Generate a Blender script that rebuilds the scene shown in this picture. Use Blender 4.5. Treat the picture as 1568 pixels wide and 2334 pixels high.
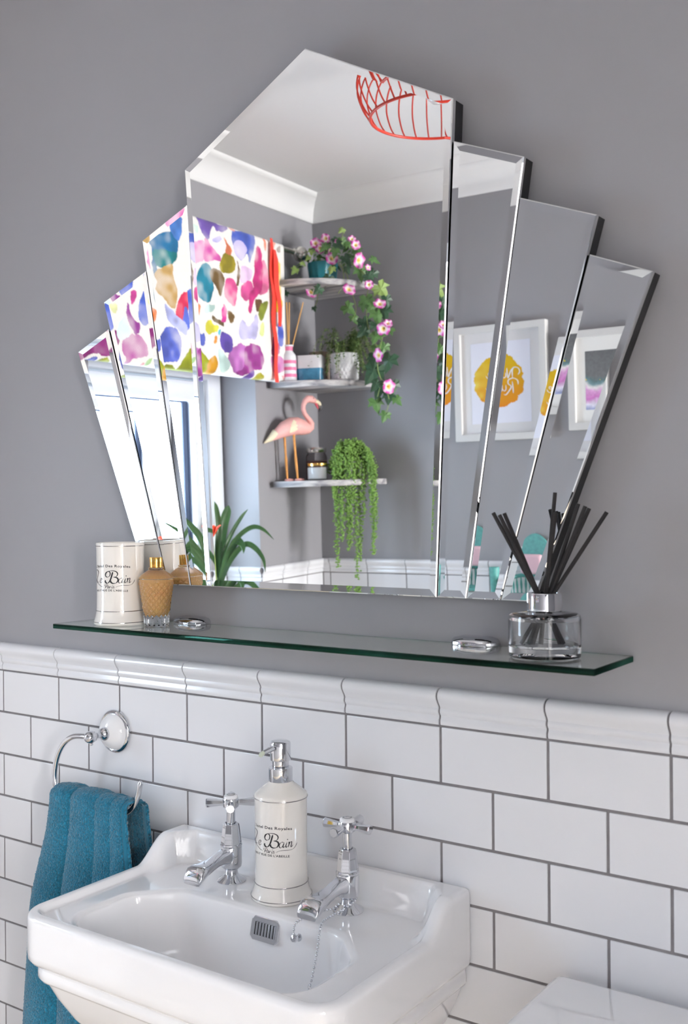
import bpy, bmesh, math, random
import numpy as np
from mathutils import Vector, Matrix, noise

# ---------------------------------------------------------------- scene set-up
for _o in list(bpy.data.objects):
    bpy.data.objects.remove(_o)
scene = bpy.context.scene
COL = scene.collection
random.seed(7)
rng = np.random.default_rng(7)
R = math.radians

# camera (solved from the tile joints: level, small roll, ~54 mm on 36 mm width)
cam_data = bpy.data.cameras.new('camera')
cam_data.sensor_fit = 'HORIZONTAL'
cam_data.sensor_width = 36.0
cam_data.lens = 36.0 * 2349.57 / 1568.0
cam_data.clip_start = 0.02
cam_data.dof.use_dof = True
cam_data.dof.focus_distance = 1.62
cam_data.dof.aperture_fstop = 11.0
cam = bpy.data.objects.new('camera', cam_data)
COL.objects.link(cam)
_f = Vector((-0.569831, 0.821762, 0.0)); _r = Vector((0.821738, 0.569814, -0.0076)); _u = Vector((0.006245, 0.004331, 0.999971))
cam.matrix_world = Matrix(((_r.x, _u.x, -_f.x, 1.5958), (_r.y, _u.y, -_f.y, -1.1983), (_r.z, _u.z, -_f.z, 1.3854), (0, 0, 0, 1)))
scene.camera = cam

# world: pale overcast sky outside the windows
world = bpy.data.worlds.new('world'); scene.world = world
world.use_nodes = True
world.node_tree.nodes['Background'].inputs['Color'].default_value = (0.75, 0.86, 1.0, 1)
world.node_tree.nodes['Background'].inputs['Strength'].default_value = 1.0

# window 1 glows as daylight, unseen window 2 stands in for light from the right (strengths used by the pane materials below)
WINDOW_1_LIGHT = ((0.66, 0.83, 1.0), 11.0)
UNSEEN_WINDOW_LIGHT = ((1.0, 0.98, 0.965), 64.0)

vs = scene.view_settings
vs.view_transform = 'Standard'; vs.look = 'None'; vs.gamma = 1.0; vs.use_curve_mapping = False
vs.exposure = 0.32
scene.cycles.max_bounces = 14
scene.cycles.diffuse_bounces = 8
scene.cycles.glossy_bounces = 6
scene.cycles.transmission_bounces = 12
scene.cycles.transparent_max_bounces = 12
scene.cycles.caustics_refractive = True
scene.cycles.sample_clamp_indirect = 6.0
scene.cycles.blur_glossy = 0.5

# ---------------------------------------------------------------- materials
def srgb(r, g=None, b=None):
    if g is None: r, g, b = r
    o = []
    for c in (r, g, b):
        c /= 255.0
        o.append(c / 12.92 if c <= 0.04045 else ((c + 0.055) / 1.055) ** 2.4)
    return (o[0], o[1], o[2], 1.0)

MATS = {}
def mat(name, col, rough=0.5, metal=0.0, coat=0.0, trans=0.0, ior=1.5, sheen=0.0, bump=None, var=None, emit=None, spec=0.5):
    """Principled material; bump=(scale,strength), var=(scale,amount) adds a noise value variation."""
    m = bpy.data.materials.new(name); m.use_nodes = True
    nt = m.node_tree; b = nt.nodes['Principled BSDF']
    b.inputs['Base Color'].default_value = col
    b.inputs['Roughness'].default_value = rough
    b.inputs['Metallic'].default_value = metal
    b.inputs['IOR'].default_value = ior
    b.inputs['Coat Weight'].default_value = coat
    b.inputs['Coat Roughness'].default_value = 0.04
    b.inputs['Transmission Weight'].default_value = trans
    b.inputs['Sheen Weight'].default_value = sheen
    b.inputs['Specular IOR Level'].default_value = spec
    if emit:
        b.inputs['Emission Color'].default_value = (*emit[0], 1); b.inputs['Emission Strength'].default_value = emit[1]
    tc = nt.nodes.new('ShaderNodeTexCoord')
    if var:
        n = nt.nodes.new('ShaderNodeTexNoise'); n.inputs['Scale'].default_value = var[0]; n.inputs['Detail'].default_value = 4
        nt.links.new(tc.outputs['Object'], n.inputs['Vector'])
        hsv = nt.nodes.new('ShaderNodeHueSaturation'); hsv.inputs['Color'].default_value = col
        mr = nt.nodes.new('ShaderNodeMapRange')
        mr.inputs['From Min'].default_value = 0.3; mr.inputs['From Max'].default_value = 0.7
        mr.inputs['To Min'].default_value = 1 - var[1]; mr.inputs['To Max'].default_value = 1 + var[1]
        nt.links.new(n.outputs['Fac'], mr.inputs['Value']); nt.links.new(mr.outputs['Result'], hsv.inputs['Value'])
        nt.links.new(hsv.outputs['Color'], b.inputs['Base Color'])
    if bump:
        n2 = nt.nodes.new('ShaderNodeTexNoise'); n2.inputs['Scale'].default_value = bump[0]; n2.inputs['Detail'].default_value = 3
        nt.links.new(tc.outputs['Object'], n2.inputs['Vector'])
        bp = nt.nodes.new('ShaderNodeBump'); bp.inputs['Strength'].default_value = bump[1]; bp.inputs['Distance'].default_value = 0.002
        nt.links.new(n2.outputs['Fac'], bp.inputs['Height']); nt.links.new(bp.outputs['Normal'], b.inputs['Normal'])
    MATS[name] = m
    return m

def mat_attr(name, rough=0.6, sheen=0.0, weave=None, spec=0.3):
    m = bpy.data.materials.new(name); m.use_nodes = True
    nt = m.node_tree; b = nt.nodes['Principled BSDF']
    a = nt.nodes.new('ShaderNodeAttribute'); a.attribute_name = 'col'
    b.inputs['Roughness'].default_value = rough; b.inputs['Sheen Weight'].default_value = sheen
    b.inputs['Specular IOR Level'].default_value = spec
    nt.links.new(a.outputs['Color'], b.inputs['Base Color'])
    if weave:
        tc = nt.nodes.new('ShaderNodeTexCoord'); n = nt.nodes.new('ShaderNodeTexNoise'); n.inputs['Scale'].default_value = weave
        nt.links.new(tc.outputs['Object'], n.inputs['Vector'])
        bp = nt.nodes.new('ShaderNodeBump'); bp.inputs['Strength'].default_value = 0.25; bp.inputs['Distance'].default_value = 0.001
        nt.links.new(n.outputs['Fac'], bp.inputs['Height']); nt.links.new(bp.outputs['Normal'], b.inputs['Normal'])
    MATS[name] = m
    return m

mat('paint', srgb(147, 146, 150), 0.5, var=(1.6, 0.03), bump=(260, 0.05), spec=0.35)
mat('paint_white', srgb(232, 231, 230), 0.5)
mat('ceiling', srgb(220, 220, 221), 0.7, bump=(90, 0.06))
mat('cornice', srgb(222, 222, 222), 0.5)
mat('tile', srgb(222, 223, 227), 0.14, coat=0.2, bump=(14, 0.006))
mat('grout', srgb(118, 115, 118), 0.85, var=(60, 0.12))
mat('ceramic', srgb(237, 237, 239), 0.06, coat=0.6)
mat('cream_ceramic', srgb(232, 228, 222), 0.08, coat=0.5)
mat('chrome', (0.68, 0.69, 0.72, 1), 0.045, metal=1.0)
mat('satin_steel', (0.66, 0.64, 0.60, 1), 0.26, metal=1.0)
mat('silver_line', (0.42, 0.40, 0.40, 1), 0.15, metal=1.0)
mat('gold_cap', (0.82, 0.50, 0.14, 1), 0.2, metal=1.0)
mat('mirror', (0.93, 0.94, 0.945, 1), 0.0, metal=1.0)
mat('black_edge', srgb(26, 26, 28), 0.5)
mat('black_reed', srgb(34, 32, 34), 0.8, bump=(900, 0.4))
mat('ink', srgb(22, 22, 26), 0.35)
mat('white_upvc', srgb(226, 230, 236), 0.25)
mat('dark_gasket', srgb(62, 76, 104), 0.4)
mat('floor_wood', srgb(214, 202, 184), 0.35, var=(3, 0.15))
mat('wood_grey', srgb(150, 146, 148), 0.6)
mat('reed_wood', srgb(206, 160, 96), 0.7)
mat('pink', srgb(226, 120, 160), 0.4)
mat('pink_glass_white', srgb(226, 226, 230), 0.2)
mat('teal_pot', srgb(38, 124, 136), 0.35)
mat('blue_glaze', srgb(66, 128, 160), 0.15, coat=0.4, var=(60, 0.25), bump=(120, 0.5))
mat('white_matt', srgb(232, 232, 230), 0.4)
mat('white_gloss', srgb(228, 228, 230), 0.12, coat=0.3)
mat('flamingo_pink', srgb(228, 170, 164), 0.55, var=(40, 0.08))
mat('flamingo_cream', srgb(222, 210, 180), 0.6, bump=(200, 0.3))
mat('flamingo_leg', srgb(208, 142, 66), 0.5, var=(90, 0.12))
mat('beak_black', srgb(44, 42, 46), 0.4)
mat('beak_red', srgb(200, 60, 80), 0.4)
mat('ribbon_red', srgb(232, 60, 46), 0.3, sheen=0.3)
mat('lamp_red', srgb(206, 58, 40), 0.35)
mat('candle_pink', srgb(168, 118, 116), 0.5)
mat('candle_white', srgb(232, 232, 232), 0.4)
mat('soil', srgb(60, 46, 36), 0.9)
mat('stem_green', srgb(140, 160, 90), 0.6)
mat('leaf_dark', srgb(50, 84, 58), 0.45, var=(60, 0.2))
mat('leaf_mid', srgb(84, 122, 66), 0.45, var=(60, 0.2))
mat('leaf_light', srgb(142, 168, 92), 0.5, var=(60, 0.18))
mat('clivia_leaf', srgb(52, 86, 46), 0.32, var=(30, 0.2))
mat('clivia_flower', srgb(226, 84, 56), 0.5, var=(60, 0.15))
mat('pearl', srgb(112, 148, 66), 0.45, var=(80, 0.3))
mat('fern', srgb(86, 112, 62), 0.6, var=(60, 0.25))
mat('frame_white', srgb(208, 208, 207), 0.35)
mat('mount', srgb(214, 213, 214), 0.7)
mat('teal_rattan', srgb(86, 158, 152), 0.5, var=(90, 0.15))
mat('pink_cloth', srgb(224, 186, 196), 0.8)
mat('terracotta', srgb(170, 150, 136), 0.8)
mat('cord_white', srgb(220, 220, 220), 0.5)
mat('nozzle_soap', srgb(206, 214, 196), 0.3)
mat_attr('fabric_print', 0.85, 0.2, weave=900)
mat_attr('print_paper', 0.6)
mat_attr('petal', 0.55)
mat_attr('towel', 0.95, 0.35, weave=1600)

def glassmat(name, col, rough=0.0, ior=1.5, absorb=None):
    m = bpy.data.materials.new(name); m.use_nodes = True
    nt = m.node_tree; nt.nodes.clear()
    o = nt.nodes.new('ShaderNodeOutputMaterial'); g = nt.nodes.new('ShaderNodeBsdfGlass')
    g.inputs['Color'].default_value = col; g.inputs['Roughness'].default_value = rough; g.inputs['IOR'].default_value = ior
    nt.links.new(g.outputs['BSDF'], o.inputs['Surface'])
    if absorb:
        v = nt.nodes.new('ShaderNodeVolumeAbsorption'); v.inputs['Color'].default_value = absorb[0]; v.inputs['Density'].default_value = absorb[1]
        nt.links.new(v.outputs['Volume'], o.inputs['Volume'])
    MATS[name] = m
glassmat('clear_glass', (0.98, 0.985, 0.99, 1))
glassmat('shelf_glass', (0.985, 1.0, 0.99, 1))
glassmat('shelf_edge', (0.16, 0.42, 0.33, 1))
glassmat('jar_glass', (0.82, 0.80, 0.80, 1))
def pane(name, light):
    m = bpy.data.materials.new(name); m.use_nodes = True
    b = m.node_tree.nodes['Principled BSDF']
    b.inputs['Base Color'].default_value = (0.9, 0.93, 0.96, 1); b.inputs['Roughness'].default_value = 0.3
    b.inputs['Emission Color'].default_value = (*light[0], 1); b.inputs['Emission Strength'].default_value = light[1]
    MATS[name] = m
pane('frosted_pane_cool', WINDOW_1_LIGHT)
pane('unseen_pane_warm', UNSEEN_WINDOW_LIGHT)  # glow of the unseen stand-in window

# amber bath oil with glitter
def oil():
    m = bpy.data.materials.new('amber_oil'); m.use_nodes = True
    nt = m.node_tree; b = nt.nodes['Principled BSDF']
    tc = nt.nodes.new('ShaderNodeTexCoord'); v = nt.nodes.new('ShaderNodeTexVoronoi'); v.inputs['Scale'].default_value = 1100
    nt.links.new(tc.outputs['Object'], v.inputs['Vector'])
    r = nt.nodes.new('ShaderNodeValToRGB')
    r.color_ramp.elements[0].color = srgb(250, 212, 146); r.color_ramp.elements[0].position = 0.15
    r.color_ramp.elements[1].color = srgb(230, 178, 108); r.color_ramp.elements[1].position = 0.5
    nt.links.new(v.outputs['Distance'], r.inputs['Fac']); nt.links.new(r.outputs['Color'], b.inputs['Base Color'])
    b.inputs['Roughness'].default_value = 0.35; b.inputs['Subsurface Weight'].default_value = 0.3
    b.inputs['Subsurface Radius'].default_value = (0.02, 0.012, 0.004); b.inputs['Subsurface Scale'].default_value = 0.5
    MATS['amber_oil'] = m
oil()

# weathered grey wood grain for the corner shelves
def woodgrain():
    m = MATS['wood_grey']; nt = m.node_tree; b = nt.nodes['Principled BSDF']
    tc = nt.nodes.new('ShaderNodeTexCoord'); mp = nt.nodes.new('ShaderNodeMapping')
    mp.inputs['Scale'].default_value = (5, 34, 90); mp.inputs['Rotation'].default_value = (0, 0, R(45))
    w = nt.nodes.new('ShaderNodeTexNoise'); w.inputs['Scale'].default_value = 1.0; w.inputs['Distortion'].default_value = 0.6; w.inputs['Detail'].default_value = 3
    nt.links.new(tc.outputs['Object'], mp.inputs['Vector']); nt.links.new(mp.outputs['Vector'], w.inputs['Vector'])
    r = nt.nodes.new('ShaderNodeValToRGB')
    r.color_ramp.elements[0].color = srgb(128, 127, 132); r.color_ramp.elements[1].color = srgb(192, 189, 188); r.color_ramp.elements[0].position = 0.36; r.color_ramp.elements[1].position = 0.64
    nt.links.new(w.outputs['Fac'], r.inputs['Fac']); nt.links.new(r.outputs['Color'], b.inputs['Base Color'])
woodgrain()


# ---------------------------------------------------------------- mesh helpers
def obj(name, me, m, parent=None, smooth=False):
    o = bpy.data.objects.new(name, me); COL.objects.link(o)
    if m is not None and len(me.materials) == 0:
        me.materials.append(MATS[m])
    if parent is not None: o.parent = parent
    if smooth:
        me.polygons.foreach_set('use_smooth', [True] * len(me.polygons))
    return o

def smooth_by_angle(me, ang=40):
    bm = bmesh.new(); bm.from_mesh(me)
    for f in bm.faces: f.smooth = True
    for e in bm.edges:
        e.smooth = not (len(e.link_faces) == 2 and e.calc_face_angle(0) > R(ang))
    bm.to_mesh(me); bm.free()
    return me

def smooth_small(me):
    """smooth the bevel strips only, keep the large faces flat"""
    smooth_by_angle(me, 35)
    big = max(p.area for p in me.polygons)
    for p in me.polygons:
        if p.area > 0.12 * big: p.use_smooth = False
    return me

def pydata(name, v, f):
    me = bpy.data.meshes.new(name); me.from_pydata([tuple(p) for p in v], [], [tuple(q) for q in f]); me.update()
    return me

def fixnormals(me):
    bm = bmesh.new(); bm.from_mesh(me); bmesh.ops.recalc_face_normals(bm, faces=bm.faces); bm.to_mesh(me); bm.free()
    return me

def thing(name, label, cat, loc=(0, 0, 0), rotz=0.0, group=None):
    o = bpy.data.objects.new(name, None); COL.objects.link(o)
    o.empty_display_size = 0.05
    o.location = loc; o.rotation_euler = (0, 0, rotz)
    o['label'] = label; o['category'] = cat
    if group: o['group'] = group
    return o
def tag(o, label, cat, group=None):
    o['label'] = label; o['category'] = cat
    if group: o['group'] = group
    return o
def struct(o):
    o['kind'] = 'structure'; return o

def box_mesh(name, lo, hi, bevel=0.0, seg=2):
    bm = bmesh.new()
    bmesh.ops.create_cube(bm, size=1.0)
    lo = Vector(lo); hi = Vector(hi)
    for v in bm.verts:
        v.co = Vector(((lo.x + hi.x) / 2 + v.co.x * (hi.x - lo.x), (lo.y + hi.y) / 2 + v.co.y * (hi.y - lo.y), (lo.z + hi.z) / 2 + v.co.z * (hi.z - lo.z)))
    if bevel > 0:
        bmesh.ops.bevel(bm, geom=list(bm.edges), offset=bevel, segments=seg, affect='EDGES', profile=0.5)
    me = bpy.data.meshes.new(name); bm.to_mesh(me); bm.free()
    return smooth_small(me) if bevel > 0 else me

def lathe_data(prof, n=48, cap=True, hexa=None):
    """prof: list of (r,z). Returns verts, faces."""
    v = []; f = []
    for (r, z) in prof:
        for k in range(n):
            a = 2 * math.pi * k / n
            v.append((r * math.cos(a), r * math.sin(a), z))
    for i in range(len(prof) - 1):
        for k in range(n):
            k2 = (k + 1) % n
            f.append((i * n + k, i * n + k2, (i + 1) * n + k2, (i + 1) * n + k))
    if cap:
        f.append(tuple(range(n - 1, -1, -1)))
        f.append(tuple((len(prof) - 1) * n + k for k in range(n)))
    return v, f
def lathe(name, prof, n=48, cap=True, ang=40):
    v, f = lathe_data(prof, n, cap)
    return smooth_by_angle(pydata(name, v, f), ang)

def catmull(pts, per=6):
    P = [np.array(p, float) for p in pts]
    P = [2 * P[0] - P[1]] + P + [2 * P[-1] - P[-2]]
    out = []
    for i in range(1, len(P) - 2):
        for k in range(per):
            t = k / per
            out.append(0.5 * ((2 * P[i]) + (-P[i - 1] + P[i + 1]) * t + (2 * P[i - 1] - 5 * P[i] + 4 * P[i + 1] - P[i + 2]) * t * t + (-P[i - 1] + 3 * P[i] - 3 * P[i + 1] + P[i + 2]) * t ** 3))
    out.append(P[-2])
    return out

def tube_data(path, rad, n=10, cap=True, sy=1.0):
    """Tube along path; rad scalar or list."""
    P = [Vector(p) for p in path]
    if not hasattr(rad, '__len__'): rad = [rad] * len(P)
    v = []; f = []
    t0 = (P[1] - P[0]).normalized()
    up = Vector((0, 0, 1)) if abs(t0.z) < 0.9 else Vector((1, 0, 0))
    nrm = (up - t0 * up.dot(t0)).normalized()
    for i, p in enumerate(P):
        t = (P[min(i + 1, len(P) - 1)] - P[max(i - 1, 0)]).normalized()
        nrm = (nrm - t * nrm.dot(t)).normalized()
        b = t.cross(nrm)
        for k in range(n):
            a = 2 * math.pi * k / n
            v.append(p + (nrm * math.cos(a) + b * math.sin(a) * sy) * rad[i])
    for i in range(len(P) - 1):
        for k in range(n):
            k2 = (k + 1) % n
            f.append((i * n + k, i * n + k2, (i + 1) * n + k2, (i + 1) * n + k))
    if cap:
        f.append(tuple(range(n - 1, -1, -1))); f.append(tuple((len(P) - 1) * n + k for k in range(n)))
    return v, f
def tube(name, path, rad, n=10, ang=50):
    v, f = tube_data(path, rad, n)
    return smooth_by_angle(pydata(name, v, f), ang)

class Acc:
    """collects several pieces into one mesh"""
    def __init__(s): s.v = []; s.f = []
    def add(s, vf):
        o = len(s.v); s.v += [tuple(p) for p in vf[0]]; s.f += [tuple(i + o for i in q) for q in vf[1]]
    def mesh(s, name, ang=45): return smooth_by_angle(pydata(name, s.v, s.f), ang)

def prism_y(name, poly, y0, y1, bevel=0.0):
    """polygon in xz extruded along y"""
    n = len(poly)
    v = [(x, y0, z) for x, z in poly] + [(x, y1, z) for x, z in poly]
    f = [tuple(range(n)), tuple(range(2 * n - 1, n - 1, -1))] + [(i, i + n, (i + 1) % n + n, (i + 1) % n) for i in range(n)]
    me = fixnormals(pydata(name, v, f))
    if bevel:
        bm = bmesh.new(); bm.from_mesh(me)
        bmesh.ops.bevel(bm, geom=list(bm.edges), offset=bevel, segments=2, affect='EDGES', profile=0.5); bm.to_mesh(me); bm.free()
        smooth_small(me)
    return me
def prism_z(name, poly, z0, z1, bevel=0.0):
    n = len(poly)
    v = [(x, y, z0) for x, y in poly] + [(x, y, z1) for x, y in poly]
    f = [tuple(range(n)), tuple(range(2 * n - 1, n - 1, -1))] + [(i, i + n, (i + 1) % n + n, (i + 1) % n) for i in range(n)]
    me = fixnormals(pydata(name, v, f))
    if bevel:
        bm = bmesh.new(); bm.from_mesh(me)
        es = [e for e in bm.edges]
        bmesh.ops.bevel(bm, geom=es, offset=bevel, segments=2, affect='EDGES', profile=0.5); bm.to_mesh(me); bm.free()
        smooth_small(me)
    return me

def sstep(a, b, x):
    t = np.clip((x - a) / (b - a), 0, 1); return t * t * (3 - 2 * t)

def setcol(me, cols):
    a = me.color_attributes.new('col', 'FLOAT_COLOR', 'POINT')
    c = np.ones((len(me.vertices), 4), np.float32); c[:, :3] = cols
    a.data.foreach_set('color', c.ravel())

def grid_faces(nu, nv, wrap=False):
    f = []
    for j in range(nv - 1):
        for i in range(nu if wrap else nu - 1):
            i2 = (i + 1) % nu
            f.append((j * nu + i, j * nu + i2, (j + 1) * nu + i2, (j + 1) * nu + i))
    return f

# the far side of the room is slightly out of square with the mirror wall
GAM = R(-3.8186)
def far(x, y, z=0.0):
    dx, dy = x + 0.46, y + 1.92
    return (-0.584 + dx * math.cos(GAM) - dy * math.sin(GAM), -1.8501 + dx * math.sin(GAM) + dy * math.cos(GAM), z)

# ---------------------------------------------------------------- measured shapes
BLOBS=[
((105,80,160),[(-1.185,2.213),(-1.25,2.213),(-1.332,2.214),(-1.319,2.188),(-1.283,2.183),(-1.266,2.193),(-1.236,2.153),(-1.21,2.169)]),
((66,88,175),[(-1.368,2.208),(-1.475,2.215),(-1.482,2.193),(-1.476,2.16),(-1.45,2.114),(-1.436,2.139),(-1.404,2.116),(-1.368,2.132),(-1.362,2.167)]),
((190,180,225),[(-1.366,2.163),(-1.415,2.176),(-1.437,2.153),(-1.424,2.133),(-1.404,2.117),(-1.368,2.132)]),
((214,140,190),[(-1.154,2.127),(-1.222,2.146),(-1.223,2.099),(-1.155,2.075)]),
((205,90,165),[(-1.216,2.15),(-1.236,2.15),(-1.246,2.128),(-1.29,2.11),(-1.279,2.097),(-1.226,2.093)]),
((28,125,150),[(-1.226,2.089),(-1.256,2.061),(-1.254,2.018),(-1.227,1.969),(-1.183,1.982),(-1.172,2.014),(-1.18,2.054)]),
((160,146,36),[(-1.309,2.122),(-1.363,2.118),(-1.365,2.083),(-1.327,2.064),(-1.292,2.067),(-1.286,2.092)]),
((228,130,90),[(-1.322,2.17),(-1.354,2.143),(-1.349,2.124),(-1.316,2.123),(-1.325,2.147)]),
((108,84,45),[(-1.249,2.06),(-1.285,2.07),(-1.308,2.039),(-1.291,1.992),(-1.275,2.012),(-1.251,2.034)]),
((210,80,140),[(-1.319,2.045),(-1.364,2.051),(-1.381,2.027),(-1.368,1.989),(-1.345,1.98),(-1.316,1.991),(-1.311,2.021)]),
((112,86,60),[(-1.378,2.112),(-1.391,2.082),(-1.386,2.046),(-1.374,2.044),(-1.38,2.081)]),
((218,188,222),[(-1.404,2.102),(-1.449,2.096),(-1.448,2.073),(-1.409,2.054),(-1.391,2.069)]),
((215,85,150),[(-1.401,2.048),(-1.44,2.067),(-1.463,2.057),(-1.461,2.02),(-1.425,1.995),(-1.399,2.007)]),
((222,110,155),[(-1.522,2.131),(-1.55,2.117),(-1.547,2.055),(-1.509,2.031),(-1.493,2.038)]),
((190,45,118),[(-1.493,2.179),(-1.516,2.157),(-1.521,2.112),(-1.502,2.044),(-1.464,2.002),(-1.45,1.966),(-1.435,1.976),(-1.438,2.021),(-1.466,2.048),(-1.46,2.075),(-1.478,2.128)]),
((112,80,50),[(-1.476,2.013),(-1.504,2.007),(-1.498,1.979),(-1.478,1.972)]),
((130,140,45),[(-1.503,1.998),(-1.544,2.01),(-1.535,1.984),(-1.505,1.947),(-1.489,1.955)]),
((200,42,82),[(-1.104,1.973),(-1.133,1.975),(-1.136,1.908),(-1.106,1.897),(-1.075,1.914),(-1.087,1.952)]),
((90,110,205),[(-1.122,1.94),(-1.146,1.91),(-1.135,1.879),(-1.113,1.897)]),
((180,186,235),[(-1.027,1.938),(-1.051,1.935),(-1.088,1.907),(-1.132,1.895),(-1.131,1.872),(-1.111,1.862),(-1.073,1.872),(-1.043,1.893)]),
((84,100,190),[(-1.023,1.861),(-1.073,1.87),(-1.097,1.846),(-1.092,1.804),(-1.068,1.781),(-1.024,1.775),(-0.998,1.799),(-0.997,1.836)]),
((150,158,28),[(-1.142,1.825),(-1.188,1.821),(-1.228,1.794),(-1.257,1.812),(-1.266,1.784),(-1.254,1.751),(-1.212,1.741),(-1.017,1.744),(-1.005,1.756),(-1.049,1.769),(-1.08,1.766),(-1.114,1.802)]),
((198,142,22),[(-1.214,1.789),(-1.257,1.812),(-1.266,1.784),(-1.254,1.751),(-1.219,1.744)]),
((184,110,184),[(-1.323,1.838),(-1.353,1.856),(-1.414,1.857),(-1.427,1.82),(-1.386,1.762),(-1.348,1.764),(-1.335,1.786),(-1.314,1.81)]),
((150,55,138),[(-1.406,1.854),(-1.476,1.866),(-1.499,1.849),(-1.514,1.818),(-1.496,1.787),(-1.44,1.778),(-1.386,1.758),(-1.356,1.765),(-1.403,1.795)]),
((95,75,165),[(-1.289,1.883),(-1.311,1.892),(-1.339,1.875),(-1.334,1.843),(-1.308,1.827),(-1.28,1.842)]),
((190,186,226),[(-1.387,1.925),(-1.41,1.932),(-1.433,1.925),(-1.474,1.962),(-1.481,1.945),(-1.466,1.892),(-1.43,1.873),(-1.392,1.871),(-1.378,1.897)]),
((230,110,40),[(-1.162,1.962),(-1.189,1.957),(-1.194,1.932),(-1.183,1.914),(-1.163,1.916)]),
((115,90,50),[(-1.322,1.957),(-1.351,1.947),(-1.357,1.921),(-1.338,1.915),(-1.321,1.935)]),
((210,60,150),[(-1.297,1.963),(-1.315,1.956),(-1.305,1.92),(-1.284,1.922)]),
((105,85,55),[(-1.253,1.935),(-1.291,1.918),(-1.297,1.906),(-1.252,1.918)]),
((222,216,72),[(-1.219,1.893),(-1.241,1.917),(-1.255,1.901),(-1.276,1.903),(-1.268,1.885),(-1.232,1.868)]),
((90,105,195),[(-1.171,1.883),(-1.191,1.864),(-1.215,1.871),(-1.213,1.836),(-1.189,1.832),(-1.163,1.844)]),
((100,200,220),[(-1.275,1.888),(-1.29,1.894),(-1.282,1.875),(-1.271,1.876)]),
((225,150,70),[(-1.253,1.862),(-1.267,1.865),(-1.266,1.848),(-1.253,1.846)]),
((24,105,150),[(-0.981,2.114),(-1.068,2.144),(-1.087,2.138),(-1.091,2.093),(-1.064,2.06),(-1.032,2.044),(-1.002,2.045),(-1.007,2.03),(-1.019,2.02),(-1.006,2.006),(-0.98,2.042),(-0.985,2.075)]),
((20,120,125),[(-0.991,2.076),(-1.088,2.093),(-1.064,2.06),(-1.032,2.044),(-1.002,2.045),(-0.99,2.06)]),
((72,122,196),[(-1.063,2.17),(-1.109,2.196),(-1.121,2.181),(-1.106,2.141),(-1.092,2.122),(-1.068,2.142)]),
((184,150,92),[(-0.995,2.028),(-1.032,2.046),(-1.064,2.06),(-1.068,2.024),(-1.085,1.985),(-1.08,1.951),(-1.07,1.931),(-1.033,1.949),(-1.004,1.965),(-1.005,1.998)]),
((190,60,140),[(-0.904,1.963),(-0.92,1.958),(-0.907,1.924),(-0.893,1.917),(-0.894,1.942)]),
((140,58,140),[(-0.873,1.924),(-0.884,1.914),(-0.899,1.88),(-0.925,1.868),(-0.92,1.842),(-0.897,1.841),(-0.882,1.871)]),
((70,95,190),[(-0.937,1.944),(-0.95,1.958),(-0.979,1.954),(-0.99,1.935),(-0.982,1.906),(-0.963,1.872),(-0.939,1.865),(-0.92,1.887),(-0.927,1.923)]),
((172,84,152),[(-0.854,1.821),(-0.891,1.837),(-0.931,1.833),(-0.95,1.799),(-0.935,1.784),(-0.894,1.774),(-0.881,1.752),(-0.867,1.753),(-0.871,1.769),(-0.85,1.79)]),
((132,38,112),[(-0.686,1.771),(-0.797,1.831),(-0.82,1.844),(-0.835,1.819),(-0.828,1.799),(-0.811,1.782),(-0.805,1.769),(-0.773,1.768),(-0.752,1.775),(-0.726,1.767),(-0.695,1.752)]),
((70,80,170),[(-0.72,1.748),(-0.754,1.768),(-0.759,1.75),(-0.73,1.744)]),
((160,165,40),[(-0.761,1.75),(-0.783,1.765),(-0.807,1.755),(-0.809,1.744),(-0.766,1.743)]),
((200,50,80),[(-0.925,1.763),(-0.946,1.773),(-0.948,1.759),(-0.927,1.752)]),
((120,180,80),[(-0.952,1.781),(-0.97,1.785),(-0.96,1.764),(-0.953,1.765)]),
((226,230,172),[(-0.806,1.904),(-0.834,1.915),(-0.839,1.896),(-0.827,1.883)]),
((206,230,236),[(-0.825,1.845),(-0.865,1.873),(-0.881,1.863),(-0.874,1.831),(-0.835,1.819)]),
((190,222,208),[(-1.164,2.181),(-1.19,2.182),(-1.186,2.16),(-1.169,2.166)]),
((185,180,226),[(-1.257,2.156),(-1.297,2.168),(-1.304,2.158),(-1.26,2.144)]),
((200,232,226),[(-1.216,1.956),(-1.255,1.97),(-1.25,1.948),(-1.218,1.929)]),
((204,232,226),[(-1.272,1.829),(-1.3,1.822),(-1.328,1.794),(-1.297,1.761),(-1.276,1.777)]),
((215,185,30),[(-1.584,2.136),(-1.621,2.144),(-1.623,2.004),(-1.581,1.999)]),
((70,90,185),[(-1.603,1.945),(-1.625,1.957),(-1.636,1.886),(-1.6,1.887)]),
((170,70,140),[(-1.559,1.897),(-1.6,1.892),(-1.602,1.854),(-1.564,1.846)]),
((190,110,172),[(-1.56,1.841),(-1.623,1.837),(-1.638,1.809),(-1.594,1.782),(-1.562,1.799)]),
((200,40,70),[(-1.611,1.774),(-1.633,1.78),(-1.627,1.763)]),
((100,60,150),[(-1.393,1.749),(-1.44,1.78),(-1.455,1.767),(-1.431,1.75)]),
((165,160,40),[(-1.455,1.754),(-1.479,1.774),(-1.507,1.766),(-1.502,1.752)]),
((110,75,40),[(-1.606,2.187),(-1.624,2.202),(-1.624,2.178)]),
((225,110,70),[(-1.531,2.211),(-1.543,2.213),(-1.537,2.177),(-1.528,2.183)]),
((225,110,70),[(-1.571,2.209),(-1.592,2.213),(-1.586,2.181),(-1.57,2.19)]),
((214,224,150),[(-1.496,1.932),(-1.512,1.939),(-1.51,1.902),(-1.486,1.904)]),
((190,60,130),[(-1.491,2.215),(-1.527,2.22),(-1.576,2.216),(-1.527,2.209)]),
((222,130,110),[(-1.343,2.214),(-1.372,2.215),(-1.375,2.204),(-1.353,2.205)])]
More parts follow.
